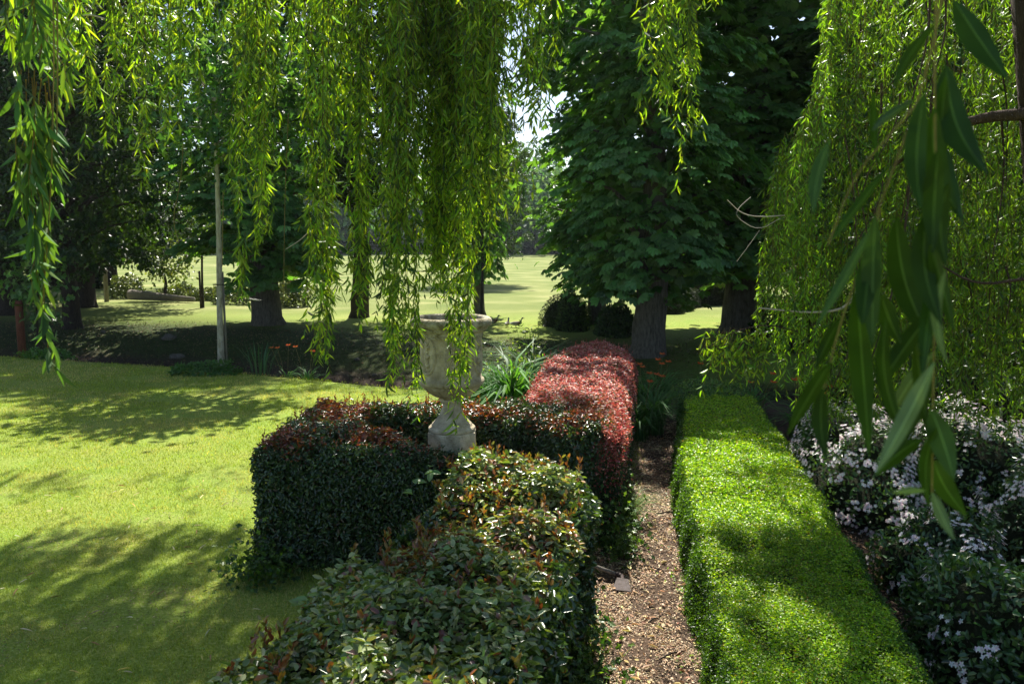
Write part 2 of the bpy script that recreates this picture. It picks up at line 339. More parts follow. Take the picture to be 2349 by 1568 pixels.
    Pi = offset_poly(P, .09+max(taper, 0)); bm = bmesh.new(); hh = hz(Pi)
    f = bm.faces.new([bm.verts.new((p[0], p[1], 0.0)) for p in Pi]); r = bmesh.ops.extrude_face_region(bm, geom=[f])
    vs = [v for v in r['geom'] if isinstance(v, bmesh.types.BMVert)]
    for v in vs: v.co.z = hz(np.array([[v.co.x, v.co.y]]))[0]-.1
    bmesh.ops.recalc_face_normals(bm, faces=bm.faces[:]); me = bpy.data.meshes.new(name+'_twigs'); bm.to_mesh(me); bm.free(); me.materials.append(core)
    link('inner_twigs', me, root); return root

def wob(P, amp=.05, step=.35):
    P = np.array(P, float); out = []
    for i in range(len(P)):
        a, b = P[i], P[(i+1) % len(P)]; m = max(1, int(np.linalg.norm(b-a)/step))
        for q in range(m): out.append(tuple(a+(b-a)*q/m+rng.standard_normal(2)*amp*.6))
    return out
GD = [(.028, .062, .018), (.045, .09, .022), (.07, .125, .03), (.035, .075, .03)]
BR = [(.20, .05, .025), (.13, .03, .025), (.28, .10, .03)]
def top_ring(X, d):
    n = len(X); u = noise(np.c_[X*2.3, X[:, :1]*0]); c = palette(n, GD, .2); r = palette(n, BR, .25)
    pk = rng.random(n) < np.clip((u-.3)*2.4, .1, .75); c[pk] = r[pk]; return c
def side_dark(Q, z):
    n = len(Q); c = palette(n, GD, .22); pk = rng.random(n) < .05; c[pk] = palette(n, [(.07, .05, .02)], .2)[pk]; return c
g = lambda px, py, z=1.2: at(px, py, z)[:2]
HR = 1.2
RING = [(-2.32, 7.02), (-.2, 7.05), (-.2, 7.62), (-1.5, 7.6), (-1.5, 8.25), (.1, 8.35), (.5, 7.75), (1.0, 7.75), (1.02, 9.1), (.1, 9.15), (-2.28, 9.1)]
RING = RING[::1]
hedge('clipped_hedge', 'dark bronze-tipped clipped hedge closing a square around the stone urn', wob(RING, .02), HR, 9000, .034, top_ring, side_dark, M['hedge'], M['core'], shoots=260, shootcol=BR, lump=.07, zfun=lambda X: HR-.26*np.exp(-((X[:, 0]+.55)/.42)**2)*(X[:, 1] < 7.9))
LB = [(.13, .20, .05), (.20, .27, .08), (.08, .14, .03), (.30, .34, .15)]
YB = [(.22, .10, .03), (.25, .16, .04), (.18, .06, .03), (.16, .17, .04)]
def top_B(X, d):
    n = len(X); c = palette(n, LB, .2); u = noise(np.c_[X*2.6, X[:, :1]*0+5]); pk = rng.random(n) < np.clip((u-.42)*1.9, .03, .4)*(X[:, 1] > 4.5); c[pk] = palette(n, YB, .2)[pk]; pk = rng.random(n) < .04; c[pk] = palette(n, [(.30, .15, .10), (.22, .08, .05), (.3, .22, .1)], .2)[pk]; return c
PB = [(-.28, 7.0), (-.5, 6.2), (-.62, 5.6), (-.84, 5.0), (-1.08, 4.6), (-1.26, 4.2), (-1.46, 3.6), (-1.75, 2.6), (.12, 2.6), (.1, 3.5), (.28, 4.4), (.44, 5.0), (.55, 5.6), (.55, 6.0), (.33, 6.6)]
zB = lambda X: 1.2-.35*np.clip(-X[:, 0]-.75, 0, 1)-.05*np.clip((4.6-X[:, 1]), 0, 3)+.07*np.sin(X[:, 1]*2.1+1)-.12*np.clip(X[:, 1]-6.2, 0, 1)
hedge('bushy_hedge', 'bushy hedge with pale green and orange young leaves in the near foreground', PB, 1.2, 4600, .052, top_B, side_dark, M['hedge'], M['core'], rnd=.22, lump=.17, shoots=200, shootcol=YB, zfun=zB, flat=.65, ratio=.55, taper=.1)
RD = [(.36, .07, .08), (.48, .15, .14), (.24, .04, .05), (.60, .34, .30), (.40, .14, .08)]
def top_C(X, d):
    n = len(X); c = palette(n, RD, .22); pk = rng.random(n) < .25; c[pk] = palette(n, [(.06, .1, .03), (.1, .13, .04), (.55, .38, .34)], .2)[pk]
    pk = rng.random(n) < np.clip((9.8-X[:, 1])*.6, 0, .75); c[pk] = palette(n, [(.34, .1, .03), (.24, .07, .03), (.12, .1, .03)], .2)[pk]; return c
def side_C(Q, z):
    n = len(Q); c = palette(n, [(.03, .07, .02), (.05, .09, .02), (.02, .045, .02)], .2)
    pk = rng.random(n) < np.clip((z-.45)*1.4, .06, .85); c[pk] = palette(n, RD, .2)[pk]; return c
PC = [(1.06, 7.6), (1.2, 8.4), (1.62, 10.8), (1.95, 12.6), (2.08, 13.6), (1.95, 14.3), (1.55, 14.8), (1.15, 14.5), (.8, 13.6), (.45, 12.2), (.22, 10.3), (.18, 9.2), (.3, 8.8), (.62, 7.9)]
hedge('red_hedge', 'rounded hedge with bright crimson and pink young leaves running back beside the path', PC, 1.22, 16000, .026, top_C, side_C, M['red'], M['core'], rnd=.28, lump=.05, shoots=200, shootcol=RD, tpl='dia')
BX = [(.20, .36, .012), (.27, .43, .018), (.13, .26, .014), (.34, .46, .05), (.07, .16, .015)]
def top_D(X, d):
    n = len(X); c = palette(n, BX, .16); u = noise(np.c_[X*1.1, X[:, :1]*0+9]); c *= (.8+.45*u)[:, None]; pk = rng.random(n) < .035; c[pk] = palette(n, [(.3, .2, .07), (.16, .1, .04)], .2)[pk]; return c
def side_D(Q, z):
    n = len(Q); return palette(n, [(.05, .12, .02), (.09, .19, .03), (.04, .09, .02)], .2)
PD = [(1.17, 3.9), (1.53, 6.0), (1.68, 7.2), (2.12, 9.8), (2.5, 11.3), (2.84, 12.9), (3.9, 12.6), (3.7, 11.4), (3.25, 8.8), (2.88, 6.7), (2.4, 4.4), (2.25, 3.4), (1.1, 3.2)]
zD = lambda X: .55+.012*np.sin(X[:, 1]*1.7)+.012*np.sin(X[:, 1]*4.1+X[:, 0]*3)
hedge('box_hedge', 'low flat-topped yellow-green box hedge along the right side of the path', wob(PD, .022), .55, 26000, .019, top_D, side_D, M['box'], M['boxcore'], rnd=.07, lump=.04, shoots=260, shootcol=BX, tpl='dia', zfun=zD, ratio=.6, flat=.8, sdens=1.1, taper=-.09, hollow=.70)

# ------------------------------------------------------------------ stone urn on its plinth
def lathe(prof, seg=64, gad=None):
    V = []; F4 = []
    th = np.linspace(0, 2*np.pi, seg, endpoint=False)
    for r, z, gflag in prof:
        rr = r*(1+gflag*np.abs(np.cos(th*12)))
        V.append(np.stack([rr*np.cos(th), rr*np.sin(th), np.full(seg, z)], -1))
    n = len(prof); i = np.arange(n-1)[:, None]*seg; j = np.arange(seg)[None]; j2 = (j+1) % seg
    return np.vstack(V), np.stack([i+j, i+j2, i+seg+j2, i+seg+j], -1).reshape(-1, 4)
def lathe_obj(name, prof, mat, parent, seg=64):
    k = .82/714; pr = [(a[0]*k, (1440-a[1])*k, a[2] if len(a) > 2 else 0) for a in prof]
    V, f = lathe(pr, seg); A = Acc(); A.add(V, V*0, [], f); o = link(name, A.mesh(name, mat, True), parent)
    return o
up_ = atd(1037, 1008, 7.92); UZ = up_.z
urn = thing('stone_urn', 'large weathered pale stone garden urn with carved medallions on a round foot', 'urn', (up_.x, 7.92, UZ))
b_ = lathe_obj('base', [(0, 1600), (222, 1600), (222, 1362), (214, 1354), (1, 1354)], M['stone'], urn, 8); b_.data.polygons.foreach_set('use_smooth', [False]*len(b_.data.polygons)); b_.rotation_euler = (0, 0, R(22.5))
lathe_obj('stem', [(188, 1356), (202, 1350), (208, 1338), (206, 1322), (196, 1312), (180, 1309), (179, 1298), (176, 1290), (158, 1272), (126, 1240), (102, 1195), (86, 1150), (78, 1115), (84, 1100), (100, 1094), (106, 1082), (100, 1070), (90, 1066)], M['stone'], urn)
lathe_obj('bowl', [(88, 1068), (112, 1058, .0), (150, 1040, .05), (195, 1008, .06), (232, 972, .06), (258, 945, .03), (262, 940), (272, 938), (285, 925), (290, 905), (286, 890), (272, 876), (266, 866), (262, 850), (260, 838), (257, 700), (258, 560), (262, 505), (266, 500)], M['stone'], urn, 96)
lathe_obj('rim', [(266, 502), (274, 492), (276, 480), (300, 466), (314, 455), (318, 444), (316, 436), (330, 430), (348, 418), (357, 400), (357, 380), (350, 362), (335, 350), (318, 346), (300, 350), (290, 362), (284, 400), (276, 520)], M['stonerim'], urn)
lathe_obj('soil_fill', [(284, 420), (150, 408), (1, 404)], M['soil'], urn)
# carved oval medallions with a raised frame and a boss of foliage, plus panel strips
k = .82/714
for q in range(6):
    A = Acc(); a0 = R(-90-48+q*60); zc = (1440-670)*k; rx, rz_ = 92*k, 158*k
    for rr, rad in ((1.0, .015), (.84, .008)):
        pts = []
        for t in np.linspace(0, 2*np.pi, 33):
            a = a0+rr*rx*math.cos(t)/(258*k); z = zc+rr*rz_*math.sin(t); rdd = 259*k; pts.append((rdd*math.cos(a), rdd*math.sin(a), z))
        A.tube(pts, rad, seg=6)
    for u in range(16):
        z = zc+rz_*.62*(u/15*2-1); a = a0+.06*math.sin(u*2.1); a2 = a+random.choice((-1, 1))*.12
        r1 = 260*k; A.tube([(r1*math.cos(a), r1*math.sin(a), z), ((r1+.008)*math.cos((a+a2)/2), (r1+.008)*math.sin((a+a2)/2), z+.015), (r1*math.cos(a2), r1*math.sin(a2), z+.03)], [.013, .019, .008], seg=5)
    link('medallion', A.mesh('medallion', M['stone'], True), urn)
A = Acc(); A.tube([(0, 0, 0), (0, 0, .04), (0, 0, .06)], [.3, .3, .28], seg=4)
bm = bmesh.new(); bmesh.ops.create_cube(bm, size=1); bmesh.ops.scale(bm, vec=(.62, .62, UZ-.14), verts=bm.verts)
bmesh.ops.translate(bm, vec=(up_.x, 7.92, (UZ-.14)/2), verts=bm.verts); bmesh.ops.bevel(bm, geom=bm.edges[:], offset=.015, segments=2, affect='EDGES')
me = bpy.data.meshes.new('plinth'); bm.to_mesh(me); bm.free(); me.materials.append(M['stone']); pl = link('stone_plinth', me)
tag(pl, 'square stone plinth hidden in the hedge under the urn', 'plinth')

# ------------------------------------------------------------------ weeping willow
WC = [(.13, .25, .022), (.21, .34, .03), (.05, .10, .022), (.28, .38, .04)]
def strands(A, T, tops, bots, Ll=.1, Wl=.0155, step=.026, spread=1.0, cols=WC, start=None, sub=1, twig=.0016):
    """hanging shoots: tops / bots are lists of points; leaves hang off both sides and off short side shoots"""
    TC = (.16, .12, .035); Ps, Us = [], []; shoots_ = []
    for a, b in zip(tops, bots):
        a = np.array(a, float); b = np.array(b, float); L = np.linalg.norm(b-a); k = max(4, int(L/.12)); u = np.linspace(0, 1, k)
        sway = np.cumsum(rng.standard_normal((k, 2))*.008, 0); sway -= sway[0]
        mid = a+(b-a)*u[:, None]; mid[:, 0] += sway[:, 0]; mid[:, 1] += sway[:, 1]
        A.tube(mid, np.linspace(twig*1.4, twig*.5, k), TC, seg=3)
        s0 = 0 if start is None else min(.9, max(0, start+.08*random.gauss(0, 1)))
        shoots_.append((mid, u, L, s0, 1.0))
        if sub:
            for q in range(int(L*(1-s0)*2.6*sub+random.random())):
                t = s0+(1-s0)*random.random(); p0 = np.array([np.interp(t, u, mid[:, c]) for c in range(3)]); l2 = random.uniform(.08, .26); an = random.random()*6.283; o = random.uniform(.1, .42)*spread
                e = p0+l2*np.array((math.cos(an)*o, math.sin(an)*o, -1)); m2 = p0*.5+e*.5+l2*.12*np.array((math.cos(an), math.sin(an), .3))
                mm = np.array([p0, m2, e]); A.tube(mm, [twig, twig*.7, twig*.4], TC, seg=3); shoots_.append((mm, np.array((0, .5, 1)), l2*1.1, 0, 1.25))
    for mid, u, L, s0, den in shoots_:
        n = int(L*(1-s0)/step*den)
        if n < 2: continue
        t = s0+(1-s0)*rng.random(n)
        ph0 = random.random()*9; keep = rng.random(n) < .35+.65*(np.sin(t*L*9+ph0)*.5+.5)**.6; t = np.sort(t[keep]); n = len(t)
        if n < 2: continue
        P = np.stack([np.interp(t, u, mid[:, c]) for c in range(3)], -1)
        ph = rng.random(n)*2*np.pi; sp = spread*(.3+.75*rng.random(n)); D = np.stack([np.cos(ph)*sp, np.sin(ph)*sp, -1+.3*rng.standard_normal(n)*spread], -1)
        sz = (.6+.6*rng.random(n))*np.where(t > .93, .75, 1)
        A.leaves('wil', P, D, rdir(n), Ll*sz, Wl*(.7+.5*rng.random(n)), palette(n, cols, .2), curve=rng.uniform(-1.0, 2.2, n))
wil = thing('weeping_willow', 'weeping willow with dark trunk at top right and long curtains of narrow leaves', 'tree')
A = Acc()
A.tube([(5.35, 6.8, -.1), (5.2, 6.75, .5), (4.95, 6.7, 1.8), (4.62, 6.65, 3.3), (4.32, 6.6, 5.0), (4.15, 6.5, 6.6), (4.3, 6.2, 8.5), (4.5, 6, 10.5)], [.5, .42, .36, .32, .3, .27, .2, .12], seg=20, wob=.12)
link('trunk', A.mesh('trunk', M['wbark'], True), wil)
def limb(pts, r0, r1, seg=8, name='limb', mat='wbark', smooth=True):
    # smooth the polyline
    P = np.array(pts, float)
    for _ in range(2):
        Q = [P[0]]
        for a, b in zip(P[:-1], P[1:]): Q += [a*.75+b*.25, a*.25+b*.75]
        Q.append(P[-1]); P = np.array(Q)
    A = Acc(); A.tube(P, np.linspace(r0, r1, len(P)), seg=seg, wob=.1); return link(name, A.mesh(name, M[mat], True), wil)
limb([(4.15, 6.5, 6.4), (2.5, 6.8, 7.3), (.5, 7.2, 7.6), (-2, 7.6, 7.7), (-4.5, 7.8, 7.4)], .2, .05)
limb([(4.2, 6.5, 5.9), (3, 7.6, 6.9), (1, 8.6, 7.6), (-1.5, 9.2, 7.9), (-4, 9.6, 7.7)], .17, .04)
limb([(4.25, 6.4, 6.6), (2.5, 5, 7.4), (.2, 3.6, 7.6), (-2, 3, 7.3)], .15, .04)
limb([(4.4, 6.6, 4.6), (4.8, 8, 5.6), (5.2, 9.6, 6.2)], .14, .05)
limb([atd(2349, 262, 6.6), atd(2260, 268, 6.7), atd(2150, 300, 6.9), atd(2050, 380, 7.1)], .055, .015)
limb([atd(2349, 640, 6.5), atd(2240, 655, 6.6), atd(2160, 610, 6.8), atd(2080, 560, 7)], .014, .005)
limb([atd(2090, 330, 7), atd(2080, 520, 6.9), atd(2040, 700, 6.8), atd(1990, 850, 6.8)], .014, .006)
limb([atd(2000, 560, 7), atd(1960, 700, 7), atd(1880, 720, 7.1), atd(1740, 706, 7.2)], .016, .006, mat='paletwig')
for q in range(26):
    x0 = random.uniform(1900, 2340); y0 = random.uniform(-40, 650); dd = random.uniform(6.6, 7.6); L_ = random.uniform(120, 330); dx = random.uniform(-90, 50)
    limb([atd(x0, y0, dd), atd(x0+dx*.3+15, y0+L_*.4, dd), atd(x0+dx, y0+L_, dd)], random.uniform(.006, .014), .003, 5)
# bare curled twigs on the flank
limb([atd(1668, 458, 7.0), atd(1700, 490, 7.0), atd(1740, 498, 7.0), atd(1800, 494, 7.1)], .0035, .006, 5, 'bare_twig', 'paletwig')
limb([atd(1722, 452, 7.0), atd(1690, 480, 6.95), atd(1690, 500, 6.95), atd(1740, 530, 7.0), atd(1790, 500, 7.1)], .003, .0035, 5, 'bare_twig', 'paletwig')
limb([atd(1742, 528, 7.0), atd(1720, 560, 7.0), atd(1690, 600, 7.05)], .0025, .0015, 4, 'bare_twig', 'paletwig')
limb([atd(180, 38, 5), atd(210, 34, 5), atd(240, 44, 5)], .004, .006, 5, 'bare_twig', 'paletwig')
limb([atd(655, 572, 6.8), atd(690, 550, 6.8), atd(712, 528, 6.8)], .003, .005, 4, 'bare_twig', 'paletwig')
limb([atd(650, 700, 6.8), atd(652, 560, 6.8), atd(655, 400, 6.8), atd(662, 260, 6.8)], .0025, .004, 4, 'bare_twig', 'twig')
limb([atd(410, 560, 6.8), atd(395, 500, 6.8), atd(415, 420, 6.8), atd(420, 330, 6.8)], .0025, .004, 4, 'bare_twig', 'twig')
limb([atd(510, 610, 6.8), atd(512, 440, 6.8)], .0025, .004, 4, 'bare_twig', 'twig')
def clump(x, w_, yb, d, n, yt=-60, fall=140, dj=.35, Ll=.1, start=None, cols=WC, spread=1.0, pull=1.0, step=.030, Wl=.0155, name='hanging_branch', mat='willow'):
    A, T = Acc(), Acc(); tops, bots = [], []
    for q in range(n):
        xx = x+random.gauss(0, w_*.55); e = min(abs(random.gauss(0, 1))*fall*.8, yb-yt-60)
        side = abs(xx-x)/max(w_, 1); yy = yb-e-side*fall*.5
        dd = d+random.uniform(-dj, dj)
        xt = x+(xx-x)*pull+random.gauss(0, 12)
        tops.append(atd(xt, yt-random.random()*60, dd)); bots.append(atd(xx, max(yy, yt+60), dd))
    strands(A, T, tops, bots, Ll, Wl, step, spread, cols, start)
    o = link(name, A.mesh(name, M[mat]), wil); return o
# the big curtain left of centre; x, half width, lowest y, depth, shoots
for c in [
 (205, 18, 385, 6.6, 10), (250, 26, 400, 6.6, 14), (300, 34, 360, 6.8, 20), (322, 14, 490, 6.6, 9), (350, 40, 310, 6.7, 18), (398, 26, 405, 6.6, 16), (445, 40, 230, 6.7, 16),
 (500, 45, 200, 6.9, 18), (560, 40, 420, 6.6, 26), (575, 48, 600, 6.4, 48), (620, 34, 300, 6.7, 20), (680, 40, 190, 6.9, 18), (720, 30, 210, 6.6, 14),
 (742, 34, 880, 6.3, 44), (785, 26, 420, 6.7, 18), (828, 26, 790, 6.6, 40), (860, 34, 380, 6.9, 26), (905, 30, 905, 6.4, 40), (925, 34, 540, 6.8, 34), (955, 14, 925, 6.6, 10),
 (1005, 40, 712, 7.1, 90), (1010, 60, 480, 6.9, 40), (1040, 30, 600, 6.6, 24), (1060, 20, 985, 6.6, 26), (1085, 34, 560, 6.4, 26), (1115, 26, 650, 6.3, 22), (1150, 45, 260, 6.4, 26),
 (1180, 34, 470, 6.2, 20), (1215, 30, 250, 6.2, 18), (1235, 16, 480, 6.1, 12), (1260, 18, 220, 6.2, 14), (1100, 60, 190, 6.8, 20), (960, 70, 300, 7.2, 40), (780, 70, 210, 7.2, 26), (640, 70, 150, 7.3, 20), (380, 90, 150, 7.2, 30), (265, 30, 170, 6.9, 12)]:
    x, w_, yb, d, n = c
    clump(x, w_*.85, yb, d, max(4, int(n*(.6 if 860 < x < 1130 else .44))))
for c in [(1510, 24, 350, 6.2, 14), (1555, 34, 390, 6.3, 26), (1590, 30, 230, 6.4, 16), (1640, 22, 60, 6.3, 8), (1520, 30, 150, 6.5, 12)]:
    x, w_, yb, d, n = c; clump(x, w_*1.2, yb, d, max(4, int(n*.6)))
clump(549, 20, 705, 6.5, 6, yt=560, fall=60)
# right-hand flank of the willow: dense, finer, deeper
def leftb(y): return np.interp(y, [0, 200, 300, 400, 600, 760, 900, 1000], [1895, 1890, 1800, 1745, 1722, 1735, 1790, 1860])
for gi in range(26):
    A, T = Acc(), Acc(); tops, bots = [], []
    cx = 1760+gi*26; ybm = float(np.interp(cx, [1740, 1800, 1850, 1900, 2000, 2100, 2200, 2349, 2450], [760, 880, 985, 1010, 985, 980, 1000, 1010, 1010]))
    for q in range(44):
        yb = ybm-abs(random.gauss(0, 1))*30-(random.random()**1.3)*ybm*.95; xx = cx+random.gauss(0, 22); 
        lb = float(leftb(max(yb-100, 0)))
        if xx < lb: xx = lb+abs(random.gauss(0, 12))
        dd = random.uniform(6.8, 9.2); ln = random.uniform(160, 420); yt = max(yb-ln, -80)
        lt = float(leftb(max(yt, 0))); xt = max(xx+random.gauss(12, 12), lt+random.uniform(0, 20))
        tops.append(atd(xt, yt, dd)); bots.append(atd(xx, yb, dd))
    strands(A, T, tops, bots, .088, .014, .036, 1.1, [tuple(np.array(c_)*(1.25 if gi < 6 else .95)*kf) for kf in (random.uniform(.75, 1.15),) for c_ in ((.12, .23, .02), (.17, .30, .028), (.06, .12, .02))])  # sunlit left edge coloured brighter, self-shaded inner flank coloured darker
    o = link('hanging_branch', A.mesh('hanging_branch', M['willow']), wil)
# low arching spray in front of the meadow
for (sx, sy, tx, ty, n) in [(1760, 745, 1610, 850, 9), (1740, 750, 1660, 880, 10), (1790, 760, 1710, 890, 12), (1700, 752, 1630, 870, 6)]:
    A, T = Acc(), Acc(); tops = []; bots = []
    for q in range(n):
        f = random.random(); tx2 = sx+(tx-sx)*(.3+.7*f)+random.gauss(0, 8); tops.append(atd(tx2+random.uniform(0, 30), sy+10*f, 7.0)); bots.append(atd(tx2-10, ty-random.random()*60, 6.9+random.uniform(-.2, .2)))
    strands(A, T, tops, bots, .095, .016, .03, 1.2); o = link('hanging_branch', A.mesh('hanging_branch', M['willow']), wil)
limb([atd(1830, 760, 7.1), atd(1760, 742, 7.0), atd(1680, 760, 6.95), atd(1620, 800, 6.9)], .008, .003, 5)
# near shoots on the left
clump(105, 45, 150, 2.9, 16, fall=60, Ll=.1, cols=[(.07, .14, .04), (.09, .17, .04)], mat='willow_shade')
clump(20, 20, 170, 3.0, 6, fall=50, Ll=.1); clump(165, 16, 175, 4.6, 14, fall=60)
clump(150, 22, 130, 4.6, 12, fall=60)
clump(92, 26, 590, 2.6, 9, yt=215, fall=170, Ll=.11, Wl=.019, step=.022, cols=[(.05, .11, .045), (.07, .14, .05), (.10, .17, .05)], mat='willow_shade', spread=.75, dj=.1)
clump(95, 8, 790, 2.6, 3, yt=520, fall=50, spread=.7, Ll=.1, Wl=.017, cols=[(.06, .13, .045), (.09, .16, .05)], mat='willow_shade', dj=.06)
limb([atd(122, -20, 2.6), atd(124, 130, 2.6), atd(122, 260, 2.6), atd(115, 480, 2.6), atd(98, 700, 2.6)], .003, .0015, 5, 'bare_twig', 'twig')
limb([atd(131, -20, 2.62), atd(133, 150, 2.62), atd(130, 330, 2.62)], .0025, .002, 5, 'bare_twig', 'twig')
# big near spray at right, 0.6 m from the lens
LV = [(2120, 215, 2112, 480, 50, 0), (2170, 149, 2266, 400, 72, 0), (2188, 0, 2311, 180, 62, 0), (2008, 492, 2002, 800, 50, 1), (1995, 530, 1872, 750, 26, 1), (1965, 660, 1995, 1045, 62, 0),
      (1935, 724, 1870, 850, 32, 0), (1905, 832, 1806, 998, 40, 0), (1887, 890, 1895, 1052, 38, 0), (2140, 809, 2033, 972, 34, 2), (2144, 830, 2008, 1086, 42, 2), (2146, 850, 2050, 1045, 44, 0),
      (2116, 1005, 2008, 1092, 42, 0), (2137, 940, 2190, 1100, 58, 1), (2142, 1055, 2218, 1185, 54, 0), (2138, 1128, 2190, 1238, 26, 2), (2170, 620, 2172, 832, 26, 2), (1901, 324, 1866, 490, 34, 1),
      (2005, 212, 2015, 380, 20, 0), (2152, 342, 2140, 585, 52, 0), (2170, 335, 2208, 508, 42, 0), (2056, 496, 2146, 802, 62, 0), (2022, 676, 2068, 790, 50, 0), (2144, 705, 2010, 896, 46, 0),
      (2122, 1125, 2045, 1130, 22, 2), (2140, 60, 2050, 200, 30, 0), (2040, 380, 1900, 560, 24, 0), (2135, 560, 2190, 760, 44, 0), (2098, 230, 2000, 300, 22, 1), (2150, 980, 2130, 1160, 34, 0)]
near = Acc()
for q in range(8):
    x0 = random.uniform(1990, 2190); y0 = random.uniform(150, 800); ln = random.uniform(180, 300); sl_ = random.uniform(-.35, .3)
    LV.append((x0, y0, x0+ln*sl_, y0+ln, random.uniform(34, 60), 0))
for (x0, y0, x1, y1, wd, kd) in LV:
    d = random.uniform(.56, .66); a = np.array(atd(x0, y0, d)); b = np.array(atd(x1, y1, d+random.uniform(-.03, .03))); v = b-a; L = np.linalg.norm(v)
    W = wd/F*d; col = [(.016, .042, .007), (.03, .065, .025), (.09, .14, .09)][kd]  # leaf colours darkened to carry the shade of the crown overhead
    side = unit(np.cross(v, (0, 1, .25*random.uniform(-1, 1)))); nn = unit(np.cross(side, v)); m = 15; u = np.linspace(0, 1, m)
    bend = side[None]*(np.sin(u*np.pi)*L*random.uniform(-.05, .05))[:, None]+nn[None]*(np.sin(u*np.pi)*L*.07)[:, None]
    wv = np.sin(np.pi*u**.85)**.8*W/2; wv[-1] = 0.0002; wv[0] = .0004
    c = a+v*u[:, None]+bend; fold = .25
    cols_ = (-1, -.55, -.09, 0, .09, .55, 1); rip = .06*np.sin(u*random.uniform(9, 16)+random.random()*6)
    P = np.concatenate([c+side*(wv*q*(1+.06*math.sin(q*7+x0)))[:, None]+nn*(wv*(abs(q)*fold+abs(q)*q*rip))[:, None] for q in cols_]); i = np.arange(m-1)
    f4 = np.vstack([np.stack([i+k7*m, i+1+k7*m, i+(k7+1)*m+1, i+(k7+1)*m], -1) for k7 in range(6)])
    cc = np.repeat(np.array([col])*random.uniform(.75, 1.25), 7*m, 0); cc *= (.8+.4*noise(P*90))[:, None]; cc[3*m:4*m] = cc[3*m:4*m]*2.6+.03
    near.add(P, cc, [], f4)
ls = link('leaf_spray', near.mesh('leaf_spray', M['willow_shade'], True), wil); ls['label'] = 'large out-of-focus shade-darkened leaves hanging close to the viewer'
T = Acc()
def sm(pts, it=2):
    P = np.array([tuple(p) for p in pts], float)
    for _ in range(it):
        Q = [P[0]]
        for a, b in zip(P[:-1], P[1:]): Q += [a*.75+b*.25, a*.25+b*.75]
        Q.append(P[-1]); P = np.array(Q)
    return P
for pts, r in [([(2165, -30), (2150, 60), (2110, 220), (2060, 360), (2010, 492)], .0011), ([(2150, -30), (2142, 200), (2150, 500), (2142, 800), (2138, 1130)], .0010),
               ([(2110, 230), (2050, 300), (1960, 400), (1900, 560)], .0008), ([(2020, 480), (1980, 600), (1930, 730), (1890, 890)], .0008)]:
    q = sm([atd(x, y, .61) for x, y in pts]); T.tube(q, np.linspace(r, r*.6, len(q)), seg=6)
link('shoot', T.mesh('shoot', M['twig'], True), ls)
# unseen willow shoots added above the frame, placed to throw the dappled shade
def shade(cx, cy, rx, ry, z, n, hz=0.0):
    """leafy shoots high above the surface point they shade"""
    tt = (z-hz)/SUN.z; ox, oy = SUN.x*tt, SUN.y*tt
    A, T = Acc(), Acc(); tops = []; bots = []
    for q in range(n):
        a = random.random()*6.283; r = math.sqrt(random.random()); x = cx+ox+rx*r*math.cos(a); y = cy+oy+ry*r*math.sin(a); zz = z+random.uniform(-.5, .8)
        zmin = H+.312*y+.35                                                       # keep the added shoots out of view
        zb = max(zz-random.uniform(.3, .9), zmin); tops.append((x, y, zb+random.uniform(.4, .9))); bots.append((x+random.gauss(0, .15), y+random.gauss(0, .15), zb))
    strands(A, T, tops, bots, .12, .024, .03, 1.6); o = link('unseen_shade_branch', A.mesh('unseen_shade_branch', M['willow']), wil)
for s in [(-3.6, 7.3, 1.9, .9, 8.2, 330), (-2.6, 6.0, 1.6, .8, 8.0, 330), (-4.0, 5.3, 1.8, .9, 7.6, 350), (-2.2, 4.6, 1.4, .7, 7.2, 260), (-3, 4.0, 1.4, .5, 7.0, 120), (4.2, 9.5, 1.3, 1.2, 9.6, 130, 3), (-5.6, 6.6, 1.3, .8, 8, 120), (-6.0, 9.4, 1.4, .3, 9.6, 34), (-3.2, 9.9, 1.2, .2, 9.6, 20),
          (-.5, 3.6, 1.0, .7, 7.2, 150, 1.1), (-1.5, 7.9, .7, .6, 8.4, 60, 1.2), (.6, 8.6, .5, .4, 8.8, 60, 1.2), (.42, .75, .45, .7, 6.6, 170, 2.8),
          (2.55, 5.9, .8, .2, 7.8, 210, .5), (2.45, 5.0, .45, .4, 7.6, 180, .5), (1.9, 4.1, .6, .3, 7.4, 50, .5), (2.7, 8.0, .5, .14, 8.6, 26, .5), (4.2, 5.9, 1.0, 1.1, 8.2, 150, .5), (1.3, 4.5, .4, .3, 7.5, 16, 0)]:
    shade(*s)

exec_parts = True
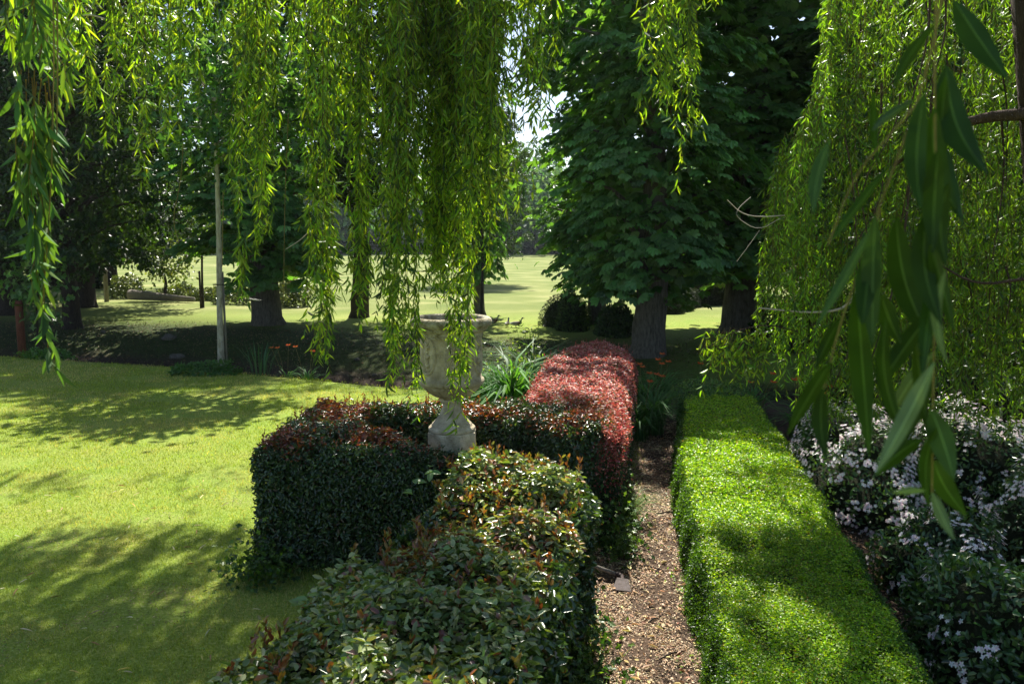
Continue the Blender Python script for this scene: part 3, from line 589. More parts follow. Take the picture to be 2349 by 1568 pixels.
# ------------------------------------------------------------------ big background trees
def env_tree(name, label, cat, z0, z1, prof, nb, nl, trunk_r, mat, bark, cols, kind='palm', leaf=.2, inr=.5, loc=(0, 0, 0), group=None, trunk_h=None, inner=True, rz=0, sc=1):
    root = thing(name, label, cat, loc, rz, group); root.scale = (sc, sc, sc)
    T = Acc(); th = trunk_h or z1*.85
    zz = np.array([-.3, 0, .25, .7, 1.5, 3, th*.5, th*.75, th]); rr = trunk_r*np.array([1.5, 1.28, 1.1, 1.0, .93, .86, .6, .4, .1])
    T.tube(np.stack([.15*np.sin(zz*.5), .1*np.cos(zz*.4)-.1, zz], -1), rr, seg=22, wob=.16)
    A = Acc(); pz = [p[0] for p in prof]; pr = [p[1] for p in prof]
    for b in range(nb):
        z = z0+(z1-z0)*random.random()**.9; Rm = np.interp(z, pz, pr); a = random.random()*6.283
        if kind == 'palm' and z > 3 and noise(np.array([[math.cos(a)*2.2, math.sin(a)*2.2, z*.8]]), 1)[0] < .43: continue
        Rm *= random.uniform(.82, 1.22)
        f = 1-.55*random.random()**1.6; r = Rm*f*(1+.12*math.sin(3*a+z*1.3)); c = np.array((r*math.cos(a), r*math.sin(a), z)); out = np.array((math.cos(a), math.sin(a), 0))
        if b % 3 == 0 and z > z0+.4:
            T.tube([(0, 0, max(z-1.2, .9)), tuple(c*np.array((.5, .5, 0))+np.array((0, 0, z-.3))), tuple(c)], [.09, .05, .012], seg=5)
        # a tier: flat drooping plate of leaves
        br = random.uniform(.45, .95)*(1 if kind == 'palm' else .9); n = nl
        q = rng.standard_normal((n, 3))*np.array((br*.5, br*.5, br*.16)); rad = q[:, 0]*out[0]+q[:, 1]*out[1]
        q[:, 2] -= .35*np.maximum(rad, 0)+.25*(q[:, 0]**2+q[:, 1]**2)/br
        P = c+q; up = unit(np.array((0, 0, 1.))+.5*out+.35*rdir(n)); c0 = palette(n, cols, .16)
        if kind == 'palm':
            base = unit(np.cross(up, rdir(n))*.8+out*.6+np.array((0, 0, -.25))); sd = unit(np.cross(base, up)); ups = np.cross(sd, base)
            for j, an in enumerate((-75, -45, -15, 15, 45, 75)):
                aa = R(an); D = base*math.cos(aa)+sd*math.sin(aa)-ups*.18; ls_ = leaf*(1-.28*abs(an)/75)
                A.leaves('obo', P, D, ups, ls_*(.85+.3*rng.random(n)), ls_*.42, c0)
        else:
            A.leaves(kind, P, unit(rdir(n)+out*.5+np.array((0, 0, -.5))), up, leaf*(.7+.6*rng.random(n)), leaf*.7, c0)
    if inner:                                                                    # shaded leaves deeper in the crown
        n = nb*(7 if kind == 'palm' else 26); z = z0+.3+(z1-z0-.3)*rng.random(n); a = rng.random(n)*6.283; r = np.interp(z, pz, pr)*inr*np.sqrt(rng.random(n))
        A.leaves('ova', np.stack([r*np.cos(a), r*np.sin(a), z], -1), rdir(n), unit(rdir(n)+np.array((0, 0, .8))), leaf*1.2, leaf*.8, palette(n, cols, .15))
    link('trunk', T.mesh('trunk', M[bark], True), root); link('crown', A.mesh('crown', M[mat]), root); return root
CH = [(.08, .19, .055), (.11, .24, .07), (.06, .14, .04), (.13, .27, .08)]
p = at(1485, 812); ch = env_tree('horse_chestnut', 'large horse chestnut with broad grey fissured trunk right of the red hedge', 'tree', 1.75, 15,
     [(1.3, 1.0), (2.2, 2.0), (4, 2.1), (7, 2.5), (11, 3.3), (15, 1.5)], 300, 34, .44, 'chestnut', 'bark', CH, 'palm', .28, loc=(p.x, p.y, 0))
p = at(1378, 748); copy_thing(ch, (p.x, p.y+1, 0), 2.1, (.82, .82, 1.0), 'horse chestnut standing behind the biggest one, beside the rounded yew bush')
p = at(615, 745); copy_thing(ch, (p.x, p.y, 0), 4.0, (1.25, 1.25, 1.1), 'horse chestnut with flared dark trunk on the far bank left of the urn')
copy_thing(ch, (7.8, 27, 0), 1.1, (1.5, 1.5, 1.2), 'horse chestnut right of the biggest one, its lower crown half hidden by the willow')
copy_thing(ch, (12.2, 24, 0), 5.2, (1.6, 1.6, 1.15), 'horse chestnut seen only in gaps behind the right side of the willow')
BL = [(.03, .065, .014), (.045, .09, .018), (.02, .045, .012)]
p = at(825, 728); bt = env_tree('lime_tree', 'tall tree with straight dark trunk left of the urn at the meadow edge', 'tree', 4.6, 20,
     [(4, .8), (5.5, 2.6), (9, 4.2), (12, 5.8), (17, 6.0), (20, 2)], 330, 60, .36, 'chestnut', 'darkbark', BL, 'ova', .17, loc=(p.x, p.y, 0), inner=True)  # upper crown, out of view, shaped wide to shade the far bank
p = at(1097, 728); copy_thing(ch, (p.x, p.y+1, 0), 1.9, (.52, .52, 1.0), 'slender chestnut with thin dark trunk directly behind the urn')
dk = env_tree('broadleaf_tree', 'dense dark tree with low crown at the far left edge', 'tree', 2.2, 16,
     [(2.0, 2.6), (3.4, 4.6), (8, 5.6), (13, 4.4), (16, 1)], 380, 70, .4, 'chestnut', 'darkbark', BL, 'ova', .2, loc=(-21.5, 34, 0), inr=.85)
copy_thing(dk, (-20.3, 38, 0), 2, (1, 1, 1), 'dense dark tree second from the left, its crown meeting the meadow')
copy_thing(dk, (-29, 44, 0), 3.3, (1.1, 1.1, 1.1), 'dark tree farthest back on the left')
copy_thing(dk, (-27, 54, 0), 4.1, (.9, .9, 1.1), 'dark tree behind the others on the left, nearest to the meadow')
copy_thing(dk, (-15.8, 28.5, 0), 5.1, (.75, .75, .9), 'dark tree with high crown overhanging the far bank at left')
p = at(170, 702); env_t = Acc(); env_t.tube([(0, 0, -.2), (0, 0, 0), (.02, 0, .4), (0, 0, 2), (.1, 0, 5), (.1, 0, 8)], [.5, .42, .33, .29, .24, .15], seg=14, wob=.1)
st = thing('bank_tree', 'tree with bare grey lower trunk standing on the shaded left bank', 'tree', (p.x, p.y, 0)); link('trunk', env_t.mesh('trunk', M['bark'], True), st)
A = Acc(); n = 3500; q = rdir(n)*(rng.random((n, 1))**.4)*np.array((2.4, 2.4, 2.6))+np.array((0, 0, 7.6))
A.leaves('ova', q, rdir(n), unit(rdir(n)+np.array((0, 0, 1))), .2, .13, palette(n, BL)); link('crown', A.mesh('crown', M['chestnut']), st)
copy_thing(dk, (15.5, 33, 0), .4, (1.0, 1.0, .9), 'dark tree behind the clipped yews on the right side of the lawn')
copy_thing(dk, (9.6, 30.5, 0), 2.4, (.42, .42, .6), 'dark low-branched tree at the right of the yew domes')
copy_thing(dk, (-2.4, 60, 0), .9, (.7, .7, .9), 'rounded tree out in the meadow, seen in gaps behind the willow above the urn')
copy_thing(dk, (21, 30, 0), 1.4, (1, 1, 1), 'dark tree at far right, visible only through the willow')

# ------------------------------------------------------------------ smaller trees
def small_tree(name, label, loc, trunk_pts, r0, r1, bark, crown_c, crown_r, n, leaf, cols, tpl='map', mat='maple', group=None, limbs=8, cat='tree', wid=.85, lo_=.7):
    root = thing(name, label, cat, loc, 0, group); T = Acc(); P = sm(trunk_pts, 2); T.tube(P, np.linspace(r0, r1, len(P)), seg=10, wob=.08)
    A = Acc(); cc = np.array(crown_c, float); cr = np.array(crown_r, float)
    for k_ in range(limbs*3):
        d = rdir(1)[0]; e = cc+d*cr*.85; s = P[int(len(P)*random.uniform(lo_, .98))]
        if k_ < limbs*2: T.tube([s, (s+e)/2+np.array((0, 0, .15)), e], [r1*.45, r1*.25, .005], seg=4)
        m = n//(limbs*3); q = e+rng.standard_normal((m, 3))*cr*.26
        A.leaves(tpl, q, unit(rdir(m)+np.array((0, 0, -.9))), unit(rdir(m)*.8+np.array((0, -.3, .8))), leaf*(.7+.6*rng.random(m)), leaf*wid, palette(m, cols, .15))
    link('trunk', T.mesh('trunk', M[bark], True), root); link('crown', A.mesh('crown', M[mat]), root); return root
MP = [(.07, .17, .05), (.09, .2, .05), (.05, .13, .04), (.12, .22, .04)]
p = at(508, 848)
small_tree('young_maple', 'young maple with pale straight trunk and large bright leaves at the lawn edge', (p.x, p.y, 0), [(0, 0, -.05), (.02, 0, 1.5), (.08, 0, 3), (.1, 0, 4.6), (.15, 0, 6.6)], .085, .04, 'palebark', (.75, 0, 6.4), (1.9, 1.3, 1.5), 2300, .22, MP, limbs=13)
A = Acc(); A.tube([(p.x+.1, p.y+.1, -.1), (p.x+.09, p.y+.1, 2.35)], [.03, .028], seg=8, cap=True); tag(link('support_stake', A.mesh('support_stake', M['greywood'])), 'thin grey stake tied behind the pale maple trunk', 'stake')
A = Acc(); A.tube([(p.x+.12*math.cos(t), p.y+.05+.13*math.sin(t), 2.05) for t in np.linspace(0, 6.283, 14)], .012, seg=5); tag(link('tree_tie', A.mesh('tree_tie', M['darkbark'])), 'dark tie strapping the pale trunk to its stake', 'tie')
p = at(62, 815)
small_tree('maple_sapling', 'maple sapling with drooping lobed leaves by the red-brown post', (p.x+.3, p.y, 0), [(0, 0, -.05), (.05, 0, 1.2), (.1, 0, 2.3)], .03, .015, 'darkbark', (.1, 0, 2.1), (.65, .5, 1.0), 420, .19, [(.08, .17, .05), (.1, .19, .05)], limbs=8)
A = Acc(); A.tube([(0, 0, -.2), (0, 0, 1.42), (0, 0, 1.5)], [.1, .1, .09], seg=10, cap=True); po = link('wooden_post', A.mesh('wooden_post', M['redpost'])); po.location = (p.x, p.y-.2, 0); tag(po, 'short red-brown post at the lawn edge, far left', 'post')
p = at(1150, 860)
small_tree('plane_sapling', 'light green lobed-leaf tree glimpsed behind the willow curtain above the urn', (-.95, 23.5, 0), [(0, 0, 0), (.1, 0, 2.4), (.1, 0, 5.5)], .05, .02, 'darkbark', (.15, 0, 5.3), (.75, .7, .9), 520, .22, [(.12, .22, .04), (.16, .25, .05)], limbs=8)
p = at(466, 706)
small_tree('staked_sapling', 'slim young tree with dark stem and stake in front of the fallen log', (p.x, p.y, 0), [(0, 0, -.1), (.02, 0, 2), (.25, 0, 5.2)], .07, .03, 'darkbark', (.3, 0, 4.6), (.9, .8, 1.1), 420, .16, [(.07, .12, .03), (.09, .15, .04)], limbs=7, tpl='ova')
A = Acc(); A.tube([(p.x-.06, p.y-.1, -.1), (p.x-.06, p.y-.1, 1.75)], [.055, .05], seg=8, cap=True); tag(link('support_stake', A.mesh('support_stake', M['darkbark'])), 'dark stake at the foot of the slim young tree near the log', 'stake')
p = at(245, 692)
A = Acc(); A.tube([(0, 0, -.2), (0, 0, 1.55), (0, 0, 1.62), (0, 0, 1.75)], [.12, .11, .15, .06], seg=10, cap=True); po = link('wooden_post', A.mesh('grey_post', M['greywood'])); po.location = (p.x, p.y, 0); tag(po, 'grey weathered post beside the fallen log', 'post')
# fallen log and its broken boughs
a = at(300, 690); b = at(445, 696); lg = thing('fallen_log', 'fallen tree trunk with reddish cut end lying at the meadow edge', 'log', (a.x, a.y, 0))
v = (b-a); A = Acc(); A.tube([(0, 0, .33), (v.x*.25, v.y*.25, .3), (v.x*.5, v.y*.5, .27), (v.x, v.y, .2)], [.27, .25, .2, .12], seg=14, wob=.1, cap=True); link('trunk', A.mesh('log', M['greywood'], True), lg)
A = Acc(); A.tube([(-.03, 0, .33), (-.035, 0, .33)], [.25, .24], seg=14, cap=True); link('cut_end', A.mesh('cut_end', M['cutwood']), lg)
p = at(372, 690)
small_tree('fallen_bough', 'crooked leafy bough standing up from the fallen log', (p.x, p.y+.4, .3), [(0, 0, 0), (.1, 0, .9), (-.2, 0, 1.5), (.35, 0, 2.3), (.3, 0, 2.9)], .09, .03, 'darkbark', (.1, 0, 1.9), (1.35, .8, 1.05), 1500, .15, [(.1, .14, .04), (.13, .17, .05), (.07, .1, .03)], tpl='ova', limbs=12, cat='bough')
def mound(name, label, loc, r, n, leaf, cols, mat='hedge', tpl='ova', cat='bush', group=None, lump=.25, noroot=False, core=True):
    root = thing(name, label, cat, loc, 0, group); r = np.array(r, float); D = rdir(n); D[:, 2] = np.abs(D[:, 2])
    f = 1+lump*(noise(D*2.2+np.array(loc))-.5)*2; f *= 1-.18*rng.random(n)**2
    P = D*r*f[:, None]; A = Acc(); A.leaves(tpl, P, unit(rdir(n)+D*.4), unit(D+.7*rdir(n)), leaf*(.7+.6*rng.random(n)), leaf*.55, palette(n, cols, .18)); link('foliage', A.mesh(name+'_foliage', M[mat]), root)
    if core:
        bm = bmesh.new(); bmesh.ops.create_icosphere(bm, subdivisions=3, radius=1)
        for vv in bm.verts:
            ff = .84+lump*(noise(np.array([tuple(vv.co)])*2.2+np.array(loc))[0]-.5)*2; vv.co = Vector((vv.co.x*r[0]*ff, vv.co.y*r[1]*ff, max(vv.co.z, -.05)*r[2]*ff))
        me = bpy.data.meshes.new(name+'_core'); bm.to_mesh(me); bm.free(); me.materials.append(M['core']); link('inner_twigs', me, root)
    return root
DB = [(.09, .13, .04), (.12, .16, .05), (.06, .09, .03)]
for px, py, rx, rz_, lab in [(275, 686, .9, .9, 'loose green brushwood beside the grey post'), (400, 688, 1.0, .6, 'low leafy debris in front of the fallen log'), (480, 692, 1.1, .55, 'leafy debris behind the staked young tree'), (560, 700, 1.3, 1.0, 'heap of leafy branches left of the flared chestnut trunk'), (655, 706, .8, 1.2, 'upright leafy brush right of the flared chestnut trunk')]:
    p = at(px, py); mound('brush_heap', lab, (p.x, p.y+1, 0), (rx*1.15, .8, rz_*1.25), 1800, .15, DB, cat='brushwood', core=False, lump=.5)
# yews
YW = [(.03, .05, .014), (.045, .065, .018), (.02, .035, .012)]
for px, py, rx, rz_, lab in [(1300, 752, 1.0, 1.2, 'rounded dark yew dome at the meadow edge beside the chestnuts'), (1540, 722, .75, .95, 'nearest of three small yew domes right of the big chestnut trunk'), (1558, 716, .85, 1.15, 'middle of three small yew domes right of the big chestnut trunk'), (1574, 708, .95, 1.3, 'farthest of three small yew domes right of the big chestnut trunk')]:
    p = at(px, py); mound('yew_dome', lab, (p.x, p.y+rx, -.05), (rx, rx, rz_), 5200, .06, YW, 'yew', 'dia', lump=.1)
def shrub(*a, **k_): return mound('shrub', *a, **k_)
p = at(1400, 792); shrub('dark green shrub filling the gap between the two chestnut trunks', (p.x+.45, p.y+2.6, 0), (.6, .8, 1.0), 3500, .12, BL, 'chestnut')
p = at(1355, 770); shrub('leafy undergrowth at the foot of the rear chestnut', (p.x-.5, p.y+1.6, 0), (.55, .6, 1.3), 1600, .12, [(.05, .1, .02), (.03, .06, .015)], 'chestnut')
p = at(20, 680); shrub('dim shrub under the dark trees at far left', (p.x, p.y, 0), (2.2, 1.4, 1.5), 2600, .16, BL, 'chestnut')
p = at(110, 668); shrub('leafy shrub between the far left trunks', (p.x, p.y+3, 0), (2.4, 1.4, 2.2), 2600, .18, BL, 'chestnut')
p = at(1680, 712); shrub('tall dark yew hedge block behind the small yew domes', (p.x-.9, p.y+4, 0), (2.0, 1.2, 2.6), 5000, .12, YW, 'yew', cat='hedge')
p = at(1850, 800); shrub('dark shrub behind the willow flank', (p.x+.5, p.y, 0), (2.2, 1.4, 1.8), 3600, .13, BL, 'chestnut')
shrub('large dark shrub behind the willow trunk', (9.5, 15.5, 0), (3.2, 1.6, 3.6), 5200, .16, BL, 'chestnut')
shrub('shaded evergreen shrub between the willow and the flower bed', (6.6, 12.6, 0), (1.5, 1.2, 1.6), 3600, .1, BL, 'chestnut')
shrub('shaded evergreen shrub right of the willow trunk', (7.5, 9.5, 0), (1.6, 1.2, 2.2), 3600, .1, BL, 'chestnut')

# ------------------------------------------------------------------ far wood beyond the meadow
A = Acc(); T = Acc()
for q in range(150):
    x = -95+190*random.random(); y = 150+50*random.random()**1.5; r = random.uniform(5, 9); hgt = random.uniform(12, 19)
    z0 = float(ground(np.array([x]), np.array([y]))[0]); n = 900; D = rdir(n); f = (1+.4*(noise(D*2.5+x)-.5)*2)*(1-.15*rng.random(n))
    P = np.array((x, y, z0+hgt*.5))+D*f[:, None]*np.array((r, r, hgt*.55)); P[:, 2] = np.maximum(P[:, 2], z0+.2)
    A.leaves('ova', P, unit(rdir(n)+np.array((0, 0, -.3))), unit(D+.6*rdir(n)), 1.1*(.6+.8*rng.random(n)), .8, palette(n, [(.08, .18, .07), (.12, .22, .08), (.06, .14, .07)], .15)*random.uniform(.8, 1.2))
n = 9000; x = -100+200*rng.random(n); y = 148+4*rng.random(n); A.leaves('ova', np.stack([x, y, 1.2+3.8*rng.random(n)], -1), rdir(n), unit(rdir(n)+np.array((0, -1, .3))), 1.2, .9, palette(n, [(.03, .055, .03)], .2))
tag(link('distant_wood', A.mesh('distant_wood', M['farwood'])), kind='stuff', label='hazy bluish wood beyond the meadow', cat='wood')

# ------------------------------------------------------------------ strap-leaved plants, daylilies
OR = [(.62, .12, .03), (.66, .18, .04)]
def lily(label, loc, n, L, spread=1.0, flowers=0, fh=.8, name='daylily', cols=((.07, .17, .05), (.09, .21, .06), (.05, .13, .04)), width=.02, seeds=0, upright=False):
    root = thing(name, label, 'plant', loc); A = Acc(); a = rng.random(n)*6.283; r = .13*np.sqrt(rng.random(n))*spread
    P = np.stack([r*np.cos(a), r*np.sin(a), 0*a], -1); tilt = (.25+.75*rng.random(n))*spread*(.25 if upright else 1)
    D = np.stack([np.cos(a)*tilt, np.sin(a)*tilt, np.ones(n)], -1); N = np.stack([-np.cos(a), -np.sin(a), tilt], -1)
    A.leaves('strap', P, D, N, L*(.6+.5*rng.random(n)), width*(.8+.5*rng.random(n)), palette(n, cols, .15), curve=(.35 if upright else 1.4)*(.6+.6*rng.random(n)))
    link('leaves', A.mesh('leaves', M['strap']), root)
    for q in range(flowers):
        B = Acc(); G = Acc(); an = random.random()*6.283; rr = random.uniform(.05, .35)*spread; h_ = fh*random.uniform(.85, 1.12); e = np.array((rr*math.cos(an), rr*math.sin(an), h_))
        G.tube([(e[0]*.2, e[1]*.2, 0), (e[0]*.6, e[1]*.6, h_*.6), tuple(e)], .004, seg=4)
        D = np.array([(math.cos(t), math.sin(t), .55) for t in np.linspace(0, 6.283, 7)[:-1]]); D = D+np.array((0, -.6, 0))
        B.leaves('ova', np.repeat(e[None], 6, 0), D, np.array([(0, 0, 1.)]*6), .07, .03, palette(6, OR, .12), curve=1.6)
        f = link('flower', B.mesh('flower', M['petal']), root); link('stalk', G.mesh('stalk', M['twig']), f)
    if seeds:
        B = Acc()
        for q in range(seeds):
            an = random.random()*6.283; rr = random.uniform(.05, .4)*spread; h_ = fh*random.uniform(.7, 1.15); e = np.array((rr*math.cos(an), rr*math.sin(an), h_))
            B.tube([(e[0]*.2, e[1]*.2, 0), (e[0]*.6, e[1]*.6, h_*.6), tuple(e)], .004, col=(.1, .15, .04), seg=3)
            m = 9; B.leaves('ova', e+rng.standard_normal((m, 3))*.05, rdir(m), rdir(m), .05, .025, palette(m, [(.12, .2, .05), (.2, .26, .08)], .2))
        link('seed_heads', B.mesh('seed_heads', M['maple']), root)
    return root
lily('large clump of arching green strap leaves between urn and red hedge', (.0, 12.0, .0), 300, 1.7, 1.15, name='strap_leaf_clump', fh=1.3, seeds=22, width=.036, cols=((.06, .17, .04), (.09, .22, .05), (.05, .13, .04)))
lily('strap-leaved clump tucked against the left flank of the red hedge', (.35, 14.2, 0), 160, 1.6, 1.2, name='strap_leaf_clump', fh=1.35, seeds=22, width=.03)
lily('small strap-leaved clump right behind the urn', (-.5, 12.4, 0), 110, 1.4, 1.2, name='strap_leaf_clump', width=.03)
for (x, y, n, L, fl, lab) in [(2.25, 12.4, 190, .95, 0, 'dark strap-leaved clump closing the far end of the path'), (2.3, 13.6, 170, .95, 5, 'daylily with orange flowers right behind the end of the path'), (2.75, 14.6, 160, .9, 5, 'daylily with orange flowers between the red and box hedges, farthest back'), (1.95, 12.0, 110, .8, 2, 'daylily leaning out from the red hedge with two orange flowers'),
                              (4.1, 13.3, 120, .8, 4, 'daylily with orange flowers at the far right corner of the box hedge'), (4.5, 12.2, 90, .7, 4, 'daylily with orange flowers on the dark soil beyond the box hedge'), (3.6, 14.2, 120, .8, 3, 'daylily with orange flowers behind the far end of the box hedge')]:
    lily(lab, (x, y, 0), n, L, 1.3, fl, .85)
p = at(595, 858); lily('blue-green upright iris leaves at the lawn edge', (p.x, p.y, -.02), 22, .95, 2.4, name='iris', cols=((.07, .14, .09), (.05, .11, .06)), width=.026, upright=True)
for px, py, lab in [(650, 862, 'daylily with orange flowers on the stream bank right of the iris'), (697, 872, 'daylily with orange flowers on the stream bank nearest the hanging willow')]:
    p = at(px, py); lily(lab, (p.x, p.y+.3, -.2), 26, .55, 1.2, 3, .85)
p = at(485, 858)
mound('weed_clump', 'low leafy weeds at the foot of the pale maple trunk', (p.x-.1, p.y, 0), (.75, .3, .28), 900, .09, [(.05, .13, .03), (.07, .16, .04)], 'maple', cat='plant', core=False, lump=.5)
p = at(70, 822)
mound('weed_clump', 'low leafy weeds at the foot of the red-brown post', (p.x+.4, p.y, 0), (.7, .25, .22), 500, .09, [(.06, .15, .03), (.08, .18, .04)], 'maple', cat='plant', core=False, lump=.5)
mound('ground_cover', 'pale leafy plants spilling over the far end of the box hedge', (3.35, 13.1, .35), (.75, .35, .42), 1500, .05, [(.1, .2, .06), (.14, .24, .08), (.2, .28, .08)], 'maple', cat='plant', core=False)
# ivy and grasses at the hedge feet
def ivy(lab, c, r, n, leaf=.05):
    root = thing('ivy', lab, 'plant', (c[0], c[1], 0)); P = rng.standard_normal((n, 3))*np.array(r)*.5; P[:, 2] = np.abs(P[:, 2])*1.0+.02
    A = Acc(); A.leaves('map', P, unit(rdir(n)+np.array((.3, -.5, -.2))), unit(rdir(n)*.6+np.array((.3, -.4, .8))), leaf*(.6+.8*rng.random(n)), leaf*.9, palette(n, [(.04, .1, .02), (.07, .14, .02), (.11, .19, .03)], .2)); link('foliage', A.mesh('ivy', M['maple']), root); return root
ivy('yellow-green ivy at the lower right foot of the foreground hedge', (.48, 5.2), (.25, .8, .35), 700, .05)
ivy('ivy and low leaves at the foot of the red hedge by the hoe', (1.05, 7.5), (.22, .4, .5), 700, .045)
ivy('ivy creeping onto the lawn from the corner of the square hedge', (-2.25, 6.85), (.35, .3, .3), 500, .05)
ivy('broad light leaves poking out of the foreground hedge corner', (-1.05, 5.0), (.3, .5, .5), 160, .09)
lily('tuft of fine grass beside the path under the red hedge', (1.22, 8.3, 0), 200, .5, 1.2, name='grass_tuft', cols=((.07, .13, .03), (.1, .17, .04)), width=.008)
# bramble leaves catching light on top of the foreground hedge
root = thing('bramble', 'broad toothed pale green leaves growing out of the foreground hedge', 'plant', (0, 0, 0)); A = Acc(); T = Acc()
for (px, py, z) in [(1200, 1480, 1.12), (1190, 1545, 1.1), (960, 1120, 1.25), (985, 1080, 1.25), (740, 1390, 1.0), (760, 1370, 1.0), (720, 1395, 1.0), (1120, 1430, 1.15), (1060, 1370, 1.15)]:
    c = np.array(at(px, py, z)); m = 5; D = unit(rdir(m)*np.array((1, 1, .4))); A.leaves('ova', c+rng.standard_normal((m, 3))*.03, D, unit(rdir(m)*.4+np.array((0, -.2, 1))), .085, .055, palette(m, [(.12, .22, .09), (.15, .26, .1)], .1))
    A.tube([tuple(c+np.array((.05, .1, -.25))), tuple(c+np.array((.02, .03, -.08))), tuple(c)], .003, (.1, .12, .04), seg=4)
link('foliage', A.mesh('bramble', M['maple']), root)

# ------------------------------------------------------------------ flowering shrubs in the bed
def flowering(label, loc, r, n, fl, leaf=.05):
    root = mound('flowering_shrub', label, loc, r, n, leaf, [(.03, .08, .025), (.05, .12, .03), (.08, .16, .04)], 'hedge', cat='shrub', lump=.35)
    A = Acc(); r = np.array(r)
    for q in range(fl):
        d = rdir(1)[0]; d[2] = abs(d[2]); f = 1.0+.35*2*(noise((d*2.2+np.array(loc))[None])[0]-.5); c = d*r*f*1.02
        m = random.randint(5, 10); P = c+rng.standard_normal((m, 3))*.028
        for e in P:
            D = np.array([(math.cos(t), math.sin(t), .3) for t in np.linspace(0, 6.283, 6)[:-1]])@np.array(Vector(d).to_track_quat('Z', 'Y').to_matrix()).T
            A.leaves('ova', np.repeat(e[None], 5, 0), D, np.repeat(d[None], 5, 0), .022, .015, palette(5, [(.85, .80, .80), (.88, .86, .83), (.78, .62, .66)], .06))
    link('blossom', A.mesh('blossom', M['petal']), root); return root
flowering('white-flowered shrub leaning over the right edge of the box hedge', (4.0, 9.0, 0), (.8, 1.25, 1.0), 4600, 330)
flowering('large shrub covered in pinkish white blossom under the willow', (5.1, 8.6, 0), (1.1, .9, 1.15), 5200, 340)
flowering('white-flowered shrub at the right edge of the picture', (5.3, 7.2, 0), (.85, .8, 1.05), 4000, 130)
flowering('glossy sparse-flowered shrub at lower right corner', (3.35, 5.0, 0), (.6, .85, .95), 4200, 40, .055)
flowering('leafy shrub with few white flowers in the middle of the right bed', (3.75, 6.5, 0), (.55, .6, .7), 2800, 50)

# ------------------------------------------------------------------ hoe on the path edge
a = at(1325, 1300); b = at(1418, 1335)
hoe = thing('garden_hoe', 'old garden hoe with dark wooden handle lying at the hedge foot beside the path', 'hoe', (0, 0, 0))
A = Acc(); P0 = np.array((b.x, b.y, .07)); P1 = np.array((a.x-.45, a.y+.12, .2)); A.tube([P0, P1], [.019, .017], seg=10, cap=True); link('handle', A.mesh('handle', M['greywood'], True), hoe)
A = Acc(); q = at(1395, 1362); A.tube([P0+np.array((-.03, 0, .0)), P0, P0+np.array((.03, -.02, 0)), (b.x+.02, b.y-.1, .05)], [.024, .026, .02, .012], seg=10); link('neck', A.mesh('neck', M['iron'], True), hoe)
bm = bmesh.new(); c0 = Vector((b.x+.02, b.y-.09, .06))
pts = [c0+Vector(v_) for v_ in ((-.04, .03, .01), (.055, -.005, .01), (.06, -.16, -.035), (-.10, -.12, -.035))]
f = bm.faces.new([bm.verts.new(x_) for x_ in pts]); r_ = bmesh.ops.extrude_face_region(bm, geom=[f]); bmesh.ops.translate(bm, vec=(0, 0, .004), verts=[v_ for v_ in r_['geom'] if isinstance(v_, bmesh.types.BMVert)])
bmesh.ops.recalc_face_normals(bm, faces=bm.faces[:]); me = bpy.data.meshes.new('blade'); bm.to_mesh(me); bm.free(); me.materials.append(M['iron']); link('blade', me, hoe)

# ------------------------------------------------------------------ ducks
def duck(label, px, py, rz, s=1.0, up=.0):
    p = at(px, py); root = thing('duck', label, 'duck', (p.x, p.y, 0), rz, 'ducks on the meadow'); root.scale = (s, s, s)
    bm = bmesh.new()
    sec = [(-.26, .17, .008, .006), (-.2, .155, .035, .03), (-.1, .15, .075, .065), (.02, .145, .09, .08), (.12, .155, .075, .075), (.18, .19, .05, .055), (.205, .25, .034, .034), (.215, .30, .032, .03), (.235, .335, .04, .036), (.262, .345, .034, .032), (.285, .34, .012, .012)]
    rings = []
    for (x, z, ry, rz2) in sec:
        rings.append([bm.verts.new((x+(.0 if z < .2 else 0)-(math.cos(t)*rz2*.4 if .18 < z < .33 else 0), math.sin(t)*ry, z+math.cos(t)*rz2)) for t in np.linspace(0, 6.283, 13)[:-1]])
    for r1, r2 in zip(rings[:-1], rings[1:]):
        for j in range(12): bm.faces.new((r1[j], r1[(j+1) % 12], r2[(j+1) % 12], r2[j]))
    bm.faces.new(rings[0][::-1]); bm.faces.new(rings[-1]); bmesh.ops.recalc_face_normals(bm, faces=bm.faces[:])
    me = bpy.data.meshes.new('duck_body'); bm.to_mesh(me); bm.free(); c = me.color_attributes.new('Col', 'FLOAT_COLOR', 'POINT')
    for i_, v_ in enumerate(me.vertices):
        z = v_.co.z; x = v_.co.x
        cl = (.02, .05, .03) if z > .285 else ((.5, .5, .45) if z > .265 else ((.09, .05, .03) if x > .1 else ((.3, .28, .25) if z < .16 else (.12, .095, .07)))) 
        if x < -.2: cl = (.5, .48, .45)
        c.data[i_].color = (*cl, 1)
    me.materials.append(M['duckbody']); me.polygons.foreach_set('use_smooth', [True]*len(me.polygons)); link('body', me, root)
    A = Acc(); A.tube([(.278, 0, .338), (.31, 0, .33), (.34, 0, .325)], [.014, .014, .007], seg=6, cap=True); link('bill', A.mesh('bill', M['bill']), root)
    for sd in (-1, 1):
        A = Acc(); A.tube([(.0, sd*.035, .09), (.0, sd*.035, .01), (.05, sd*.04, .006)], [.009, .008, .01], seg=5, cap=True); link('leg', A.mesh('leg', M['bill']), root)
duck('dark duck half hidden by the urn rim, the leftmost of the three', 1128, 746, .1, 1.05)
duck('duck facing away in the middle of the three', 1163, 750, 1.3, .9)
duck('duck facing right, the rightmost of the three', 1183, 751, .15, 1.0)

